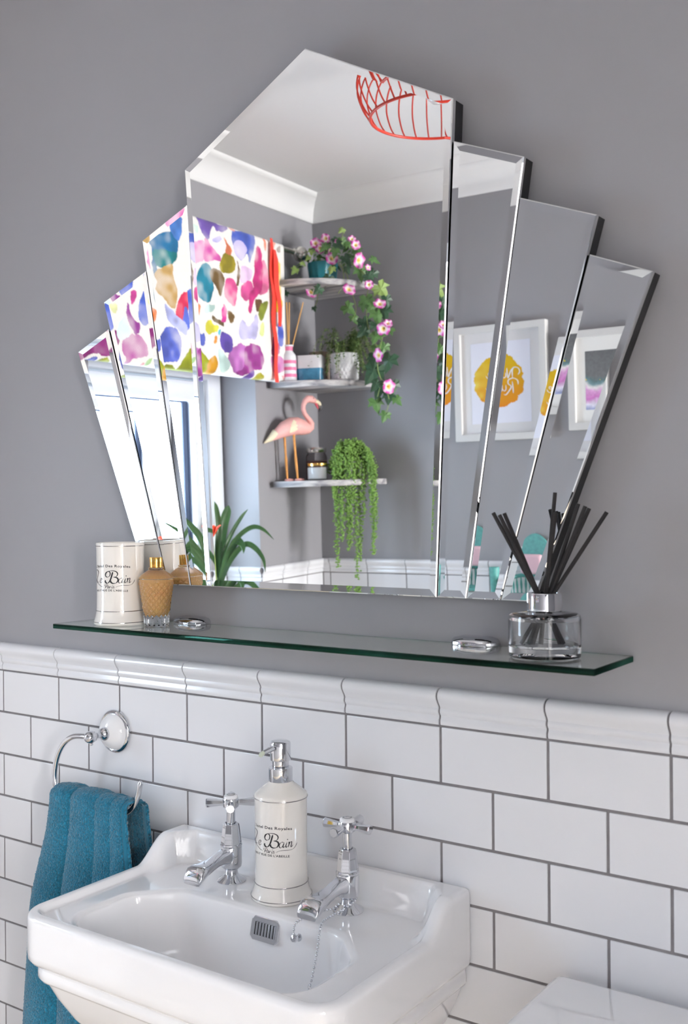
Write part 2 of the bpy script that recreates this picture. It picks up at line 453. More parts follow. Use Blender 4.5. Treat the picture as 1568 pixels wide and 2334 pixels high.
LEAVES=[(-0.261,-1.8,2.264,0.019,2),(-0.256,-1.78,2.224,0.022,1),(-0.294,-1.791,2.234,0.019,0),(-0.373,-1.776,2.206,0.02,2),(-0.355,-1.774,2.173,0.017,2),(-0.384,-1.811,2.158,0.016,2),(-0.407,-1.814,2.137,0.022,2),(-0.388,-1.761,2.105,0.016,0),(-0.265,-1.798,2.123,0.022,2),(-0.283,-1.8,2.195,0.025,1),(-0.217,-1.75,2.148,0.028,0),(-0.25,-1.784,2.179,0.025,1),(-0.21,-1.761,2.116,0.022,0),(-0.189,-1.784,2.111,0.035,1),(-0.141,-1.773,2.141,0.025,1),(-0.149,-1.805,2.103,0.028,0),(-0.163,-1.774,2.091,0.025,0),(-0.326,-1.759,2.082,0.016,0),(-0.351,-1.781,2.076,0.016,1),(-0.277,-1.767,2.089,0.028,0),(-0.271,-1.771,2.044,0.025,0),(-0.404,-1.811,2.049,0.019,0),(-0.366,-1.766,2.011,0.014,0),(-0.122,-1.777,2.042,0.044,2),(-0.259,-1.795,1.997,0.033,1),(-0.242,-1.813,1.968,0.024,1),(-0.157,-1.759,2.009,0.035,1),(-0.186,-1.784,2.003,0.025,1),(-0.133,-1.768,1.983,0.03,1),(-0.082,-1.758,2.006,0.025,0),(-0.096,-1.769,1.968,0.035,0),(-0.119,-1.755,1.954,0.038,1),(-0.19,-1.789,1.944,0.033,0),(-0.163,-1.763,1.906,0.03,0),(-0.141,-1.786,1.927,0.033,0),(-0.067,-1.754,1.899,0.03,1),(-0.12,-1.758,1.887,0.03,1),(-0.118,-1.809,1.859,0.028,1),(-0.154,-1.806,1.862,0.019,1),(-0.156,-1.801,1.823,0.033,0),(-0.069,-1.752,1.803,0.042,0),(-0.139,-1.787,1.773,0.055,0),(-0.127,-1.774,1.732,0.033,0),(-0.132,-1.795,1.713,0.035,0),(-0.077,-1.782,1.729,0.033,0),(-0.099,-1.79,1.693,0.033,0),(-0.077,-1.792,1.68,0.025,1),(-0.144,-1.777,1.671,0.036,1),(-0.104,-1.777,1.63,0.027,1),(-0.299,-1.756,2.21,0.022,0),(-0.2,-1.771,2.175,0.025,1),(-0.217,-1.755,2.202,0.025,1),(-0.248,-1.759,2.198,0.025,0)]
FLOWERS=[(-0.331,-1.735,2.223,0.028),(-0.292,-1.735,2.233,0.025),(-0.314,-1.735,2.203,0.025),(-0.274,-1.735,2.191,0.019),(-0.27,-1.735,2.164,0.031),(-0.247,-1.735,2.217,0.014),(-0.191,-1.735,2.217,0.019),(-0.177,-1.735,2.196,0.024),(-0.166,-1.735,2.144,0.038),(-0.133,-1.735,2.117,0.016),(-0.132,-1.735,2.061,0.022),(-0.355,-1.735,2.064,0.031),(-0.207,-1.735,2.055,0.033),(-0.094,-1.735,1.995,0.03),(-0.083,-1.735,1.913,0.033),(-0.066,-1.735,1.929,0.022),(-0.104,-1.735,1.83,0.033),(-0.069,-1.735,1.726,0.035)]
VINES=[[(-0.234,-1.78,2.155),(-0.186,-1.78,2.122),(-0.157,-1.78,2.077),(-0.169,-1.78,2.019),(-0.165,-1.78,1.935),(-0.142,-1.78,1.882),(-0.126,-1.78,1.854)],[(-0.186,-1.78,2.122),(-0.137,-1.78,2.056),(-0.105,-1.78,1.997),(-0.103,-1.78,1.952),(-0.115,-1.78,1.88),(-0.13,-1.78,1.837),(-0.132,-1.78,1.789),(-0.119,-1.78,1.753),(-0.094,-1.78,1.692),(-0.106,-1.78,1.642)],[(-0.273,-1.78,2.157),(-0.242,-1.78,2.117),(-0.231,-1.78,2.074),(-0.211,-1.78,2.014),(-0.212,-1.78,1.981),(-0.226,-1.78,1.962)],[(-0.34,-1.78,2.178),(-0.345,-1.78,2.124),(-0.354,-1.78,2.082),(-0.361,-1.78,2.04),(-0.375,-1.78,2.017)],[(-0.343,-1.78,2.184),(-0.359,-1.78,2.156),(-0.382,-1.78,2.122),(-0.39,-1.78,2.086)],[(-0.262,-1.78,2.155),(-0.253,-1.78,2.118),(-0.256,-1.78,2.082),(-0.276,-1.78,2.055)],[(-0.29,-1.78,2.177),(-0.26,-1.78,2.209),(-0.252,-1.78,2.253)],[(-0.13,-1.78,1.837),(-0.084,-1.78,1.806)],[(-0.119,-1.78,1.753),(-0.145,-1.78,1.674)]]
CLIVIA=[(0.016,[(-0.53,-1.378,1.114),(-0.534,-1.352,1.164),(-0.538,-1.318,1.22),(-0.542,-1.268,1.266),(-0.546,-1.214,1.297),(-0.55,-1.157,1.323)]),(0.025,[(-0.53,-1.378,1.114),(-0.53,-1.348,1.191),(-0.53,-1.318,1.257),(-0.53,-1.271,1.302),(-0.53,-1.225,1.336)]),(0.023,[(-0.53,-1.383,1.113),(-0.535,-1.345,1.176),(-0.54,-1.304,1.219),(-0.545,-1.255,1.261)]),(0.02,[(-0.53,-1.4,1.112),(-0.526,-1.398,1.214),(-0.523,-1.404,1.295),(-0.519,-1.391,1.349),(-0.515,-1.378,1.373)]),(0.036,[(-0.53,-1.404,1.111),(-0.53,-1.414,1.213),(-0.53,-1.436,1.293),(-0.53,-1.46,1.338),(-0.53,-1.471,1.357)]),(0.015,[(-0.53,-1.408,1.111),(-0.516,-1.413,1.2),(-0.506,-1.447,1.265),(-0.498,-1.493,1.317),(-0.49,-1.522,1.343)]),(0.017,[(-0.53,-1.413,1.11),(-0.491,-1.392,1.188),(-0.461,-1.4,1.242),(-0.434,-1.418,1.275),(-0.408,-1.438,1.289),(-0.384,-1.457,1.278),(-0.36,-1.478,1.246)]),(0.02,[(-0.53,-1.417,1.11),(-0.489,-1.407,1.174),(-0.459,-1.414,1.214),(-0.432,-1.427,1.235),(-0.407,-1.441,1.22),(-0.383,-1.447,1.186),(-0.36,-1.426,1.148)]),(0.028,[(-0.53,-1.413,1.11),(-0.492,-1.398,1.18),(-0.463,-1.411,1.244),(-0.436,-1.409,1.231),(-0.41,-1.382,1.209)]),(0.016,[(-0.53,-1.378,1.114),(-0.535,-1.297,1.206),(-0.54,-1.256,1.24),(-0.545,-1.192,1.263),(-0.55,-1.152,1.264)]),(0.017,[(-0.53,-1.37,1.115),(-0.527,-1.27,1.198),(-0.523,-1.202,1.191),(-0.52,-1.184,1.159)])]
CLFLOWER=[(-0.52,-1.376,1.114),(-0.52,-1.369,1.217),(-0.52,-1.36,1.254),(-0.52,-1.353,1.289)]

# ================================================================ THE ROOM
T, H, Z0, DH = 0.153, 0.0767, 1.10, 0.0505     # tile pitch, row pitch, bottom of dado, dado height
CEIL = 2.432
floor = struct(obj('floor', box_mesh('floor', (-0.95, -2.4, -0.06), (3.60, 0.12, 0.0)), 'floor_wood'))
ceiling = struct(obj('ceiling', box_mesh('ceiling', (-0.95, -2.4, CEIL), (3.60, 0.12, CEIL + 0.06)), 'ceiling'))

# --- tile pieces shared by all walls
tile_full = box_mesh('tile', (0.0018, 0.0, -H + 0.0018), (T - 0.0018, 0.006, -0.0018), 0.0009, 2)
DADO = [(-0.006, 0.0015), (0.0010, 0.0015), (0.0022, 0.0035), (0.0022, 0.008), (0.0006, 0.0112), (0.0004, 0.0135), (0.0018, 0.0155), (0.0036, 0.0185), (0.0034, 0.0215), (0.0024, 0.0240),
        (0.0034, 0.0272), (0.0062, 0.031), (0.0095, 0.0365), (0.0105, 0.041), (0.0095, 0.0453), (0.0065, 0.0485), (0.002, 0.0503), (-0.006, 0.0505)]
def dado_mesh(name, x0, x1):
    n = len(DADO)
    v = [(x0, -d, z) for d, z in DADO] + [(x1, -d, z) for d, z in DADO]
    f = [(i, (i + 1) % n, (i + 1) % n + n, i + n) for i in range(n)] + [tuple(range(n - 1, -1, -1)), tuple(range(n, 2 * n))]
    return smooth_by_angle(fixnormals(pydata(name, v, f)), 35)
dado_full = dado_mesh('dado_tile', 0.0014, T - 0.0014)
for me in (tile_full, dado_full): me.materials.append(MATS['tile'])

def put(name, me, parent, loc, rotz=0.0):
    o = bpy.data.objects.new(name, me); COL.objects.link(o); o.parent = parent
    o.location = loc; o.rotation_euler = (0, 0, rotz)
    return o
def cut_tile(w):
    me = box_mesh('tile_cut', (0.0018, 0.0, -H + 0.0018), (w - 0.0018, 0.006, -0.0018), 0.0009, 2); me.materials.append(MATS['tile']); return me
def cut_dado(w):
    me = dado_mesh('dado_cut', 0.0013, w - 0.0013); me.materials.append(MATS['tile']); return me

def dado_grout(w):
    n = len(DADO); pr = [(d - (0.0022 if d > -0.005 else 0), z - 0.0003 - (0.0012 if z > 0.045 else 0)) for d, z in DADO]
    v = [(0, -d, z) for d, z in pr] + [(w, -d, z) for d, z in pr]
    f = [(i, (i + 1) % n, (i + 1) % n + n, i + n) for i in range(n)] + [tuple(range(n - 1, -1, -1)), tuple(range(n, 2 * n))]
    me = fixnormals(pydata('dado_grout', v, f)); me.materials.append(MATS['grout']); return me

def tile_run(parent, origin, ang, a, b, phase, rows, z_top=Z0):
    """tiles along a run a..b (metres along local x), joints of odd rows at phase + k*T, below z_top; dado on top"""
    ca, sa = math.cos(ang), math.sin(ang)
    def P(s, z): return (origin[0] + s * ca, origin[1] + s * sa, z)
    def course(ph, z, full, cut, name):
        s = ph + math.floor((a - ph) / T) * T
        while s < b - 0.004:
            lo, hi = max(s, a), min(s + T, b)
            if hi - lo > 0.012:
                if hi - lo > T - 1e-4: put(name, full, parent, P(lo, z), ang)
                else: put(name, cut(hi - lo), parent, P(lo, z), ang)
            s += T
    g = put('dado_grout', dado_grout(b - a), parent, P(a, Z0), ang)
    course(phase, Z0, dado_full, cut_dado, 'dado_tile')
    for j in range(rows):
        course(phase + (T / 2 if j % 2 else 0), z_top - j * H, tile_full, cut_tile, 'tile')

# mirror wall
wall_back = struct(obj('wall_back', box_mesh('wall_back', (-0.95, 0.006, 0.0), (2.60, 0.12, CEIL)), 'paint'))
obj('grout', box_mesh('grout', (-0.6, 0.0012, 0.0), (2.42, 0.0062, Z0 + DH - 0.004)), 'grout', wall_back)
tile_run(wall_back, (0, 0), 0.0, -0.50, 2.41, 0.0, 14)

# opposite wall (local = far-frame coordinates)
FO = far(0, 0, 0)
def farstruct(name, me, m):
    o = struct(obj(name, me, m)); o.location = FO; o.rotation_euler = (0, 0, GAM); return o
D, L = 1.924, 0.46
wall_front = farstruct('wall_front', box_mesh('wall_front', (-0.75, -D - 0.12, 0), (2.76, -D - 0.006, CEIL)), 'paint')
obj('grout', box_mesh('grout', (-L - 0.005, -D - 0.0062, 0.7), (2.5, -D - 0.0012, Z0 + DH - 0.004)), 'grout', wall_front)
# run direction: a person facing this wall sees it from +y; tile fronts face +y -> rotate pieces by pi
tile_run(wall_front, (2.40, -D), math.pi, 0.0, 2.40 + L, (2.40 + L - 0.0311) % T, 5)
obj('tile_panel', box_mesh('tile_panel', (-L, -D - 0.006, 0.0), (2.40, -D, Z0 - 5 * H - 0.002)), 'tile', wall_front)

# window wall with a recess
WY0, WY1, WZ0, WZ1 = -1.545, -0.80, 0.98, 1.84
wa = Acc()
def boxvf(lo, hi):
    x0, y0, z0 = lo; x1, y1, z1 = hi
    v = [(x0, y0, z0), (x1, y0, z0), (x1, y1, z0), (x0, y1, z0), (x0, y0, z1), (x1, y0, z1), (x1, y1, z1), (x0, y1, z1)]
    return v, [(0, 3, 2, 1), (4, 5, 6, 7), (0, 1, 5, 4), (1, 2, 6, 5), (2, 3, 7, 6), (3, 0, 4, 7)]
XW = -L - 0.006
for lo, hi in [((-0.72, -D - 0.1, 0), (XW, WY0 - 0.006, CEIL)), ((-0.72, WY1 + 0.006, 0), (XW, 0.2, CEIL)),
               ((-0.72, WY0 - 0.006, 0), (XW, WY1 + 0.006, WZ0)), ((-0.72, WY0 - 0.006, WZ1), (XW, WY1 + 0.006, CEIL))]:
    wa.add(boxvf(lo, hi))
wall_left = farstruct('wall_left', pydata('wall_left', wa.v, wa.f), 'paint')
ga = Acc()
ga.add(boxvf((XW - 0.0002, -D, 0.7), (XW + 0.0048, WY0 - 0.001, Z0 + DH - 0.004)))
ga.add(boxvf((XW - 0.0002, WY1 + 0.001, 0.7), (XW + 0.0048, 0.05, Z0 + DH - 0.004)))
ga.add(boxvf((-0.60, WY0 - 0.0062, WZ0), (-L - 0.0012, WY0 - 0.0012, Z0 + DH - 0.004)))
obj('grout', pydata('grout', ga.v, ga.f), 'grout', wall_left)
# fronts face +x: run along +y needs rotation pi/2 (local -y -> +x)
tile_run(wall_left, (-L, -D), math.pi / 2, 0.0, D + WY0, 0.1052, 5)
tile_run(wall_left, (-L, WY1), math.pi / 2, 0.0, 0.80, 0.05, 5)
# the dado and tiles turn into the recess (side face looks to +y: rotation pi, running in -x)
tile_run(wall_left, (-L, WY0), math.pi, 0.0, 0.142, 0.085, 2)
obj('tile_panel', box_mesh('tile_panel', (XW, WY0 - 0.001, 0.0), (-L, WY1 + 0.001, WZ0 - 0.012)), 'tile', wall_left)

# right wall (behind the camera) with an unseen doorway and hall, added to narrow the light from the right
wr = Acc()
V0, V1, VZ1, HX = -2.02, -1.25, 2.02, 3.30
for lo, hi in [((2.42, -2.4, 0), (2.52, V0, CEIL)), ((2.42, V1, 0), (2.52, 0.1, CEIL)), ((2.42, V0, VZ1), (2.52, V1, CEIL))]:
    wr.add(boxvf(lo, hi))
wall_right = struct(obj('wall_right', pydata('wall_right', wr.v, wr.f), 'paint'))
hl = Acc()
W2 = (-2.08, -1.36, 0.92, 2.00)
for lo, hi in [((2.52, -2.40, 0), (HX + 0.2, -2.20, CEIL)), ((2.52, -1.22, 0), (HX + 0.2, -1.10, CEIL)), ((HX, -2.4, 0), (HX + 0.2, W2[0], CEIL)), ((HX, W2[1], 0), (HX + 0.2, -1.1, CEIL)), ((HX, W2[0], 0), (HX + 0.2, W2[1], W2[2])), ((HX, W2[0], W2[3]), (HX + 0.2, W2[1], CEIL))]:
    hl.add(boxvf(lo, hi))
wall_added_hall = struct(obj('wall_added_hall', pydata('wall_added_hall', hl.v, hl.f), 'paint_white'))  # unseen hall box, added to shield the light into a beam

# --- cornice
CP = [(-0.004, 2.345), (0.007, 2.345), (0.0095, 2.350), (0.0115, 2.358), (0.0145, 2.372), (0.020, 2.385), (0.029, 2.397), (0.041, 2.409), (0.056, 2.416), (0.062, 2.421), (0.066, 2.427), (0.067, 2.433), (-0.004, 2.433)]
def cornice(name, A, B, nrm, m0, m1, isfar):
    """profile swept A->B on the wall whose inward normal is nrm; m0/m1: 1 to mitre the ends inward"""
    A = np.array(A); B = np.array(B); d = (B - A) / np.linalg.norm(B - A); nn = np.array(nrm, float)
    n = len(CP); v = []
    for e, P in ((0, A), (1, B)):
        for dd, z in CP:
            p = P + nn * dd + d * ((dd if m0 else 0) if e == 0 else (-dd if m1 else 0))
            v.append((p[0], p[1], z))
    f = [(i, (i + 1) % n, (i + 1) % n + n, i + n) for i in range(n)] + [tuple(range(n - 1, -1, -1)), tuple(range(n, 2 * n))]
    me = smooth_by_angle(fixnormals(pydata(name, v, f)), 30)
    return farstruct(name, me, 'cornice') if isfar else struct(obj(name, me, 'cornice'))
cornice('trim_1', (-L - 0.006, -D - 0.006), (-L - 0.006, 0.02), (1, 0), 1, 0, True)
cornice('trim_2', (-L - 0.006, -D - 0.006), (2.6, -D - 0.006), (0, 1), 1, 0, True)
cornice('trim_3', (-0.45, 0.006), (2.42, 0.006), (0, -1), 1, 1, False)
cornice('trim_4', (2.42, 0.006), (2.42, -2.03), (-1, 0), 1, 0, False)

# --- window 1 (frosted, white frame)
win = struct(bpy.data.objects.new('window_1', None)); COL.objects.link(win); win.location = FO; win.rotation_euler = (0, 0, GAM)
def frame_ring(name, x0, x1, ya, yb, za, zb, w, m, parent, bevel=0.006):
    """rectangular ring in the yz plane (window frames), mitred bars joined"""
    ring = []
    o_ = [(ya, za), (yb, za), (yb, zb), (ya, zb)]; i_ = [(ya + w, za + w), (yb - w, za + w), (yb - w, zb - w), (ya + w, zb - w)]
    v = [(x0, *p) for p in o_] + [(x0, *p) for p in i_] + [(x1, *p) for p in o_] + [(x1, *p) for p in i_]
    f = []
    for k in range(4):
        k2 = (k + 1) % 4
        f += [(k, k2, 4 + k2, 4 + k), (8 + k, 12 + k, 12 + k2, 8 + k2), (k, 8 + k, 8 + k2, k2), (4 + k, 4 + k2, 12 + k2, 12 + k)]
    me = fixnormals(pydata(name, v, f))
    bm = bmesh.new(); bm.from_mesh(me); bmesh.ops.bevel(bm, geom=list(bm.edges), offset=bevel, segments=2, affect='EDGES', profile=0.5); bm.to_mesh(me); bm.free()
    return obj(name, smooth_by_angle(me, 35), m, parent)
frame_ring('outer_frame', -0.68, -0.602, WY0, WY1, WZ0, WZ1, 0.068, 'white_upvc', win)
frame_ring('sash', -0.668, -0.612, WY0 + 0.074, WY1 - 0.074, WZ0 + 0.072, WZ1 - 0.076, 0.066, 'white_upvc', win, 0.009)
frame_ring('gasket', -0.645, -0.632, WY0 + 0.139, WY1 - 0.139, WZ0 + 0.137, WZ1 - 0.141, 0.006, 'dark_gasket', win, 0.001)
obj('spacer_bar', box_mesh('spacer_bar', (-0.644, WY0 + 0.144, WZ0 + 0.143), (-0.636, WY0 + 0.166, WZ1 - 0.147), 0.001), 'dark_gasket', win)
obj('frosted_pane', box_mesh('frosted_pane', (-0.652, WY0 + 0.142, WZ0 + 0.14), (-0.646, WY1 - 0.142, WZ1 - 0.144)), 'frosted_pane_cool', win)
obj('window_sill', box_mesh('window_sill', (-0.69, WY0 - 0.002, WZ0 - 0.012), (-0.44, WY1 + 0.002, WZ0 + 0.008), 0.004), 'white_upvc', win)

# --- window 2, unseen in the added hall, stands in for light from the right
win2 = struct(bpy.data.objects.new('unseen_window_2', None)); COL.objects.link(win2)
frame_ring('outer_frame', HX + 0.04, HX + 0.12, W2[0], W2[1], W2[2], W2[3], 0.05, 'white_upvc', win2)
obj('glazing_bar', box_mesh('glazing_bar', (HX + 0.05, W2[0] + 0.05, 1.70), (HX + 0.11, W2[1] - 0.05, 1.74), 0.005), 'white_upvc', win2)
obj('frosted_pane', box_mesh('frosted_pane', (HX + 0.085, W2[0] + 0.045, W2[2] + 0.045), (HX + 0.092, W2[1] - 0.045, W2[3] - 0.045)), 'unseen_pane_warm', win2)
obj('window_sill', box_mesh('window_sill', (HX - 0.03, W2[0] - 0.02, W2[2] - 0.02), (HX + 0.12, W2[1] + 0.02, W2[2] + 0.006), 0.004), 'white_upvc', win2)
dr1 = struct(bpy.data.objects.new('added_door_1', None)); COL.objects.link(dr1)  # unseen door opening, added with the hall to shape the light
da = Acc()
for lo, hi in [((2.405, V0 - 0.05, 0), (2.535, V0 + 0.012, VZ1 + 0.05)), ((2.405, V1 - 0.012, 0), (2.535, V1 + 0.05, VZ1 + 0.05)), ((2.405, V0 + 0.012, VZ1 - 0.012), (2.535, V1 - 0.012, VZ1 + 0.05))]: da.add(boxvf(lo, hi))
obj('added_door_lining', pydata('added_door_lining', da.v, da.f), 'white_upvc', dr1)

# ================================================================ THE MIRROR
mir = thing('fan_mirror', 'large fan-shaped mirror with a stepped outline hanging above the glass shelf', 'mirror', (0.7308, -0.030, 1.65))
mir.rotation_euler = (R(1.10), 0, 0)
def offset_poly(poly, d):
    """inset a convex polygon (ccw) by d"""
    n = len(poly); out = []
    for i in range(n):
        p0, p1, p2 = (np.array(poly[(i + k - 1) % n], float) for k in range(3))
        e1 = (p1 - p0) / np.linalg.norm(p1 - p0); e2 = (p2 - p1) / np.linalg.norm(p2 - p1)
        n1 = np.array([-e1[1], e1[0]]); n2 = np.array([-e2[1], e2[0]])
        A = np.array([n1, n2]); b = np.array([n1 @ p1 + d, n2 @ p1 + d])
        out.append(tuple(np.linalg.solve(A, b)))
    return out
def ccw(p):
    a = sum(p[i][0] * p[(i + 1) % len(p)][1] - p[(i + 1) % len(p)][0] * p[i][1] for i in range(len(p)))
    return p if a > 0 else p[::-1]
zb = 1.2730
PAN = [[(-0.1964, zb), (0.1964, zb), (0.2335, 1.9122), (0.0, 2.0364), (-0.2335, 1.9122)]]
RP = [[(0.1970, zb), (0.2395, zb), (0.3296, 1.8192), (0.2318, 1.8588)],
      [(0.2401, zb), (0.2880, zb), (0.4213, 1.7328), (0.3228, 1.7705)],
      [(0.2886, zb), (0.3330, zb), (0.4867, 1.6574), (0.4112, 1.6880)]]
for p in RP:
    PAN.append(p); PAN.append([(-x, z) for x, z in p])
bk = Acc()
for i, p in enumerate(PAN):
    p = ccw([(x, z - 1.65) for x, z in p])
    po = offset_poly(p, 0.0001); pm = offset_poly(p, 0.0015); pi = offset_poly(p, 0.0105 if i == 0 else 0.0100)
    n = len(p); fy = -0.0015 if i == 0 else 0.0
    v = [(x, fy, z) for x, z in pi] + [(x, fy - 0.00040, z) for x, z in pm] + [(x, fy + 0.0006, z) for x, z in po] + [(x, 0.006, z) for x, z in po]
    f = [tuple(range(n))] + [(j * n + k, (j + 1) * n + k, (j + 1) * n + (k + 1) % n, j * n + (k + 1) % n) for j in range(3) for k in range(n)] + [tuple(range(4 * n - 1, 3 * n - 1, -1))]
    me = fixnormals(pydata('mirror_panel', v, f))
    obj('mirror_panel', me, 'mirror', mir)
    q = offset_poly(p, 0.0004); q2 = prism_y('b', q, 0.0062, 0.0265)
    bk.add(([tuple(x.co) for x in q2.vertices], [tuple(x.vertices) for x in q2.polygons]))
obj('backing_board', pydata('backing_board', bk.v, bk.f), 'black_edge', mir)

# ================================================================ GLASS SHELF AND WHAT STANDS ON IT
SZ = 1.212
sh = thing('glass_shelf', 'clear glass wall shelf with green edges on chrome clips below the mirror', 'shelf', (0.732, 0, SZ))
gpane = obj('glass_pane', box_mesh('glass_pane', (0.285 - 0.732, -0.12, -0.008), (1.179 - 0.732, 0.0045, 0.0), 0.0008, 1), 'shelf_glass', sh)
gpane.data.materials.append(MATS['shelf_edge'])
for p_ in gpane.data.polygons:
    if abs(p_.normal.z) < 0.5: p_.material_index = 1          # green cut edges
def clip_mesh(s):
    """one jaw of the clip: faceted half-dome above (s=1) or below (s=-1) the glass"""
    plan = [(-0.0325, 0.0058), (-0.0325, -0.007), (-0.0235, -0.0195), (-0.010, -0.0235), (0.010, -0.0235), (0.0235, -0.0195), (0.0325, -0.007), (0.0325, 0.0058)]
    z0 = 0.0002 if s > 0 else -0.0082
    v = []
    for k, dz in ((1.0, 0.0), (1.0, 0.0045), (0.90, 0.0085), (0.60, 0.0110)):
        v += [(x * k, 0.0058 + (y - 0.0058) * k, z0 + s * dz) for x, y in plan]
    n = 8; f = grid_faces(n, 4, True) + [tuple(range(n - 1, -1, -1)), tuple(range(3 * n, 4 * n))]
    me = fixnormals(pydata('chrome_clip', v, f))
    bm = bmesh.new(); bm.from_mesh(me); bmesh.ops.bevel(bm, geom=list(bm.edges), offset=0.0006, segments=2, affect='EDGES'); bm.to_mesh(me); bm.free()
    return smooth_small(me)
for x in (0.474, 0.972):
    for s in (1, -1):
        c_ = obj('chrome_clip', clip_mesh(s), 'chrome', sh); c_.location = (x - 0.732, 0, 0)

# ---- lettering helpers
def ribbon(pts, w, pen=R(55), thin=0.28, per=6, wfun=None):
    P = catmull(pts, per); v = []; f = []
    for i, p in enumerate(P):
        t = P[min(i + 1, len(P) - 1)] - P[max(i - 1, 0)]
        a = math.atan2(t[1], t[0])
        ww = w * (thin + (1 - thin) * abs(math.sin(a - (pen - math.pi / 2) - math.pi / 2 + R(35)))) / 2
        e = min(1.0, 0.35 + 0.65 * min(i, len(P) - 1 - i) / 3.0); ww *= e
        nx, ny = -math.sin(a), math.cos(a)
        v += [(p[0] + nx * ww, p[1] + ny * ww), (p[0] - nx * ww, p[1] - ny * ww)]
        if i: f.append((2 * i - 2, 2 * i - 1, 2 * i + 1, 2 * i))
    return v, f
def text_mesh2d(s, size, xc, y, spread=1.0):
    """built-in font, tessellated; returns 2d verts/faces centred on xc with total width spread"""
    cu = bpy.data.curves.new('t', 'FONT'); cu.body = s; cu.size = 1.0; cu.offset = 0.018; cu.space_character = 1.08; cu.resolution_u = 2
    o = bpy.data.objects.new('t', cu); COL.objects.link(o)
    dg = bpy.context.evaluated_depsgraph_get(); me = bpy.data.meshes.new_from_object(o.evaluated_get(dg))
    v = [(p.co.x, p.co.y) for p in me.vertices]; f = [tuple(q.vertices) for q in me.polygons]
    bpy.data.objects.remove(o); bpy.data.meshes.remove(me); bpy.data.curves.remove(cu)
    x0 = min(p[0] for p in v); x1 = max(p[0] for p in v)
    return [((p[0] - x0) / (x1 - x0) * spread - spread / 2 + xc, p[1] * size + y) for p in v], f
def dot(x, y, r):
    return [(x + r * math.cos(k * math.pi / 4), y + r * math.sin(k * math.pi / 4)) for k in range(8)], [tuple(range(8))]
def label2d():
    """the hotel label in degrees round the pot (x) and matching height units (y)"""
    A = []
    B_ = [([(-21, 27), (-23, 20), (-27, 8), (-32, 1), (-37, -0.5), (-41, 3), (-40.5, 7)], 3.2),
          ([(-42, 18), (-39, 25), (-33, 28), (-28, 25), (-29, 17.5), (-35, 14), (-40, 17), (-38, 24), (-31, 28.5), (-20, 29.5), (-12, 26.5), (-9.5, 21), (-13, 15.5), (-20, 14)], 2.1),
          ([(-20, 14), (-12, 13), (-8.5, 8), (-12, 1), (-20, -1), (-26, 2), (-25, 6)], 3.0),
          ([(2.5, 10.5), (-2, 11.5), (-6.5, 7), (-7, 1.5), (-4, -0.3), (0, 3), (3.5, 11)], 1.7), ([(3.5, 11), (1, 3), (2, 0), (5.5, 3)], 1.9),
          ([(9.5, 11), (7, 3.5), (7.8, 0), (11, 3)], 1.9),
          ([(12.5, 8.5), (14.5, 11), (13.2, 4), (12.2, 0)], 1.8), ([(12.7, 3), (16, 9.5), (19.5, 11), (19.3, 6), (18, 1.3), (19.5, 0), (23, 4)], 1.8),
          ([(-58, 4.5), (-53.5, 6.5), (-52, 9.5), (-54.5, 11), (-58, 8.5), (-59.5, 3.5), (-57, 0), (-53.5, 0.8), (-50.5, 4)], 1.7),
          ([(-79, 19), (-83, 24), (-79, 30), (-71, 30), (-66, 25), (-69, 18), (-75, 9), (-81, 2.5), (-86, 3), (-85, 7), (-79, 6), (-71, 0.5), (-63, 2.5)], 2.3),
          ([(-86, -2), (-76, -0.5), (-66, -3.5), (-56, -8), (-47, -10.5)], 1.3), ([(-15, -11), (-8, -7.5), (2, -6.2), (15, -6.5), (24, -4.5), (30, 1), (33, 7)], 1.4),
          ([(-38.5, -4.5), (-40, -9), (-41.5, -13)], 1.6), ([(-44, -8), (-43, -5), (-37.5, -3.6), (-34, -5.5), (-36, -8.6), (-40, -9)], 1.2),
          ([(-30.5, -8), (-33, -7.8), (-35.2, -10.5), (-34.3, -12.8), (-32, -11.5), (-30.5, -8), (-31, -12), (-29, -12.2)], 1.1),
          ([(-27.5, -8), (-28.4, -10), (-29, -12.8)], 1.2), ([(-28.6, -10.4), (-26.8, -8.2), (-25.2, -8.4)], 1.1), ([(-22.5, -8), (-23.4, -10.5), (-23.2, -12.8), (-21.6, -12)], 1.2),
          ([(-17.5, -8.6), (-19.5, -7.8), (-20.2, -9.4), (-18.4, -11), (-19.2, -12.8), (-21.2, -12.4)], 1.1)]
    for pts, w in B_: A.append(ribbon(pts, w * 1.25))
    A.append(dot(10.6, 16.5, 1.2)); A.append(dot(-21.8, -5.4, 0.8))
    for s, sz, xc, y, sp in (("L'hotel Des Royales", 8.4, -29, 35.5, 100), ("NO.17 RUE DE L'ABEILLE", 6.4, -31, -22.5, 92)):
        v, f = text_mesh2d(s, sz, xc, y, sp)
        A.append(([(p[0], p[1] + 2.6 * (1 - ((p[0] - xc) / 52) ** 2)) for p in v], f))
    return A
LABEL = label2d()
def label_on_cylinder(name, r, az, zc, unit, parent):
    acc = Acc()
    for v, f in LABEL:
        acc.add(([(r * math.cos(az + R(x)), r * math.sin(az + R(x)), zc + y * unit) for x, y in v], f))
    o = obj(name, pydata(name, acc.v, acc.f), 'ink', parent)
    o['label'] = 'black printed hotel lettering'
    return o
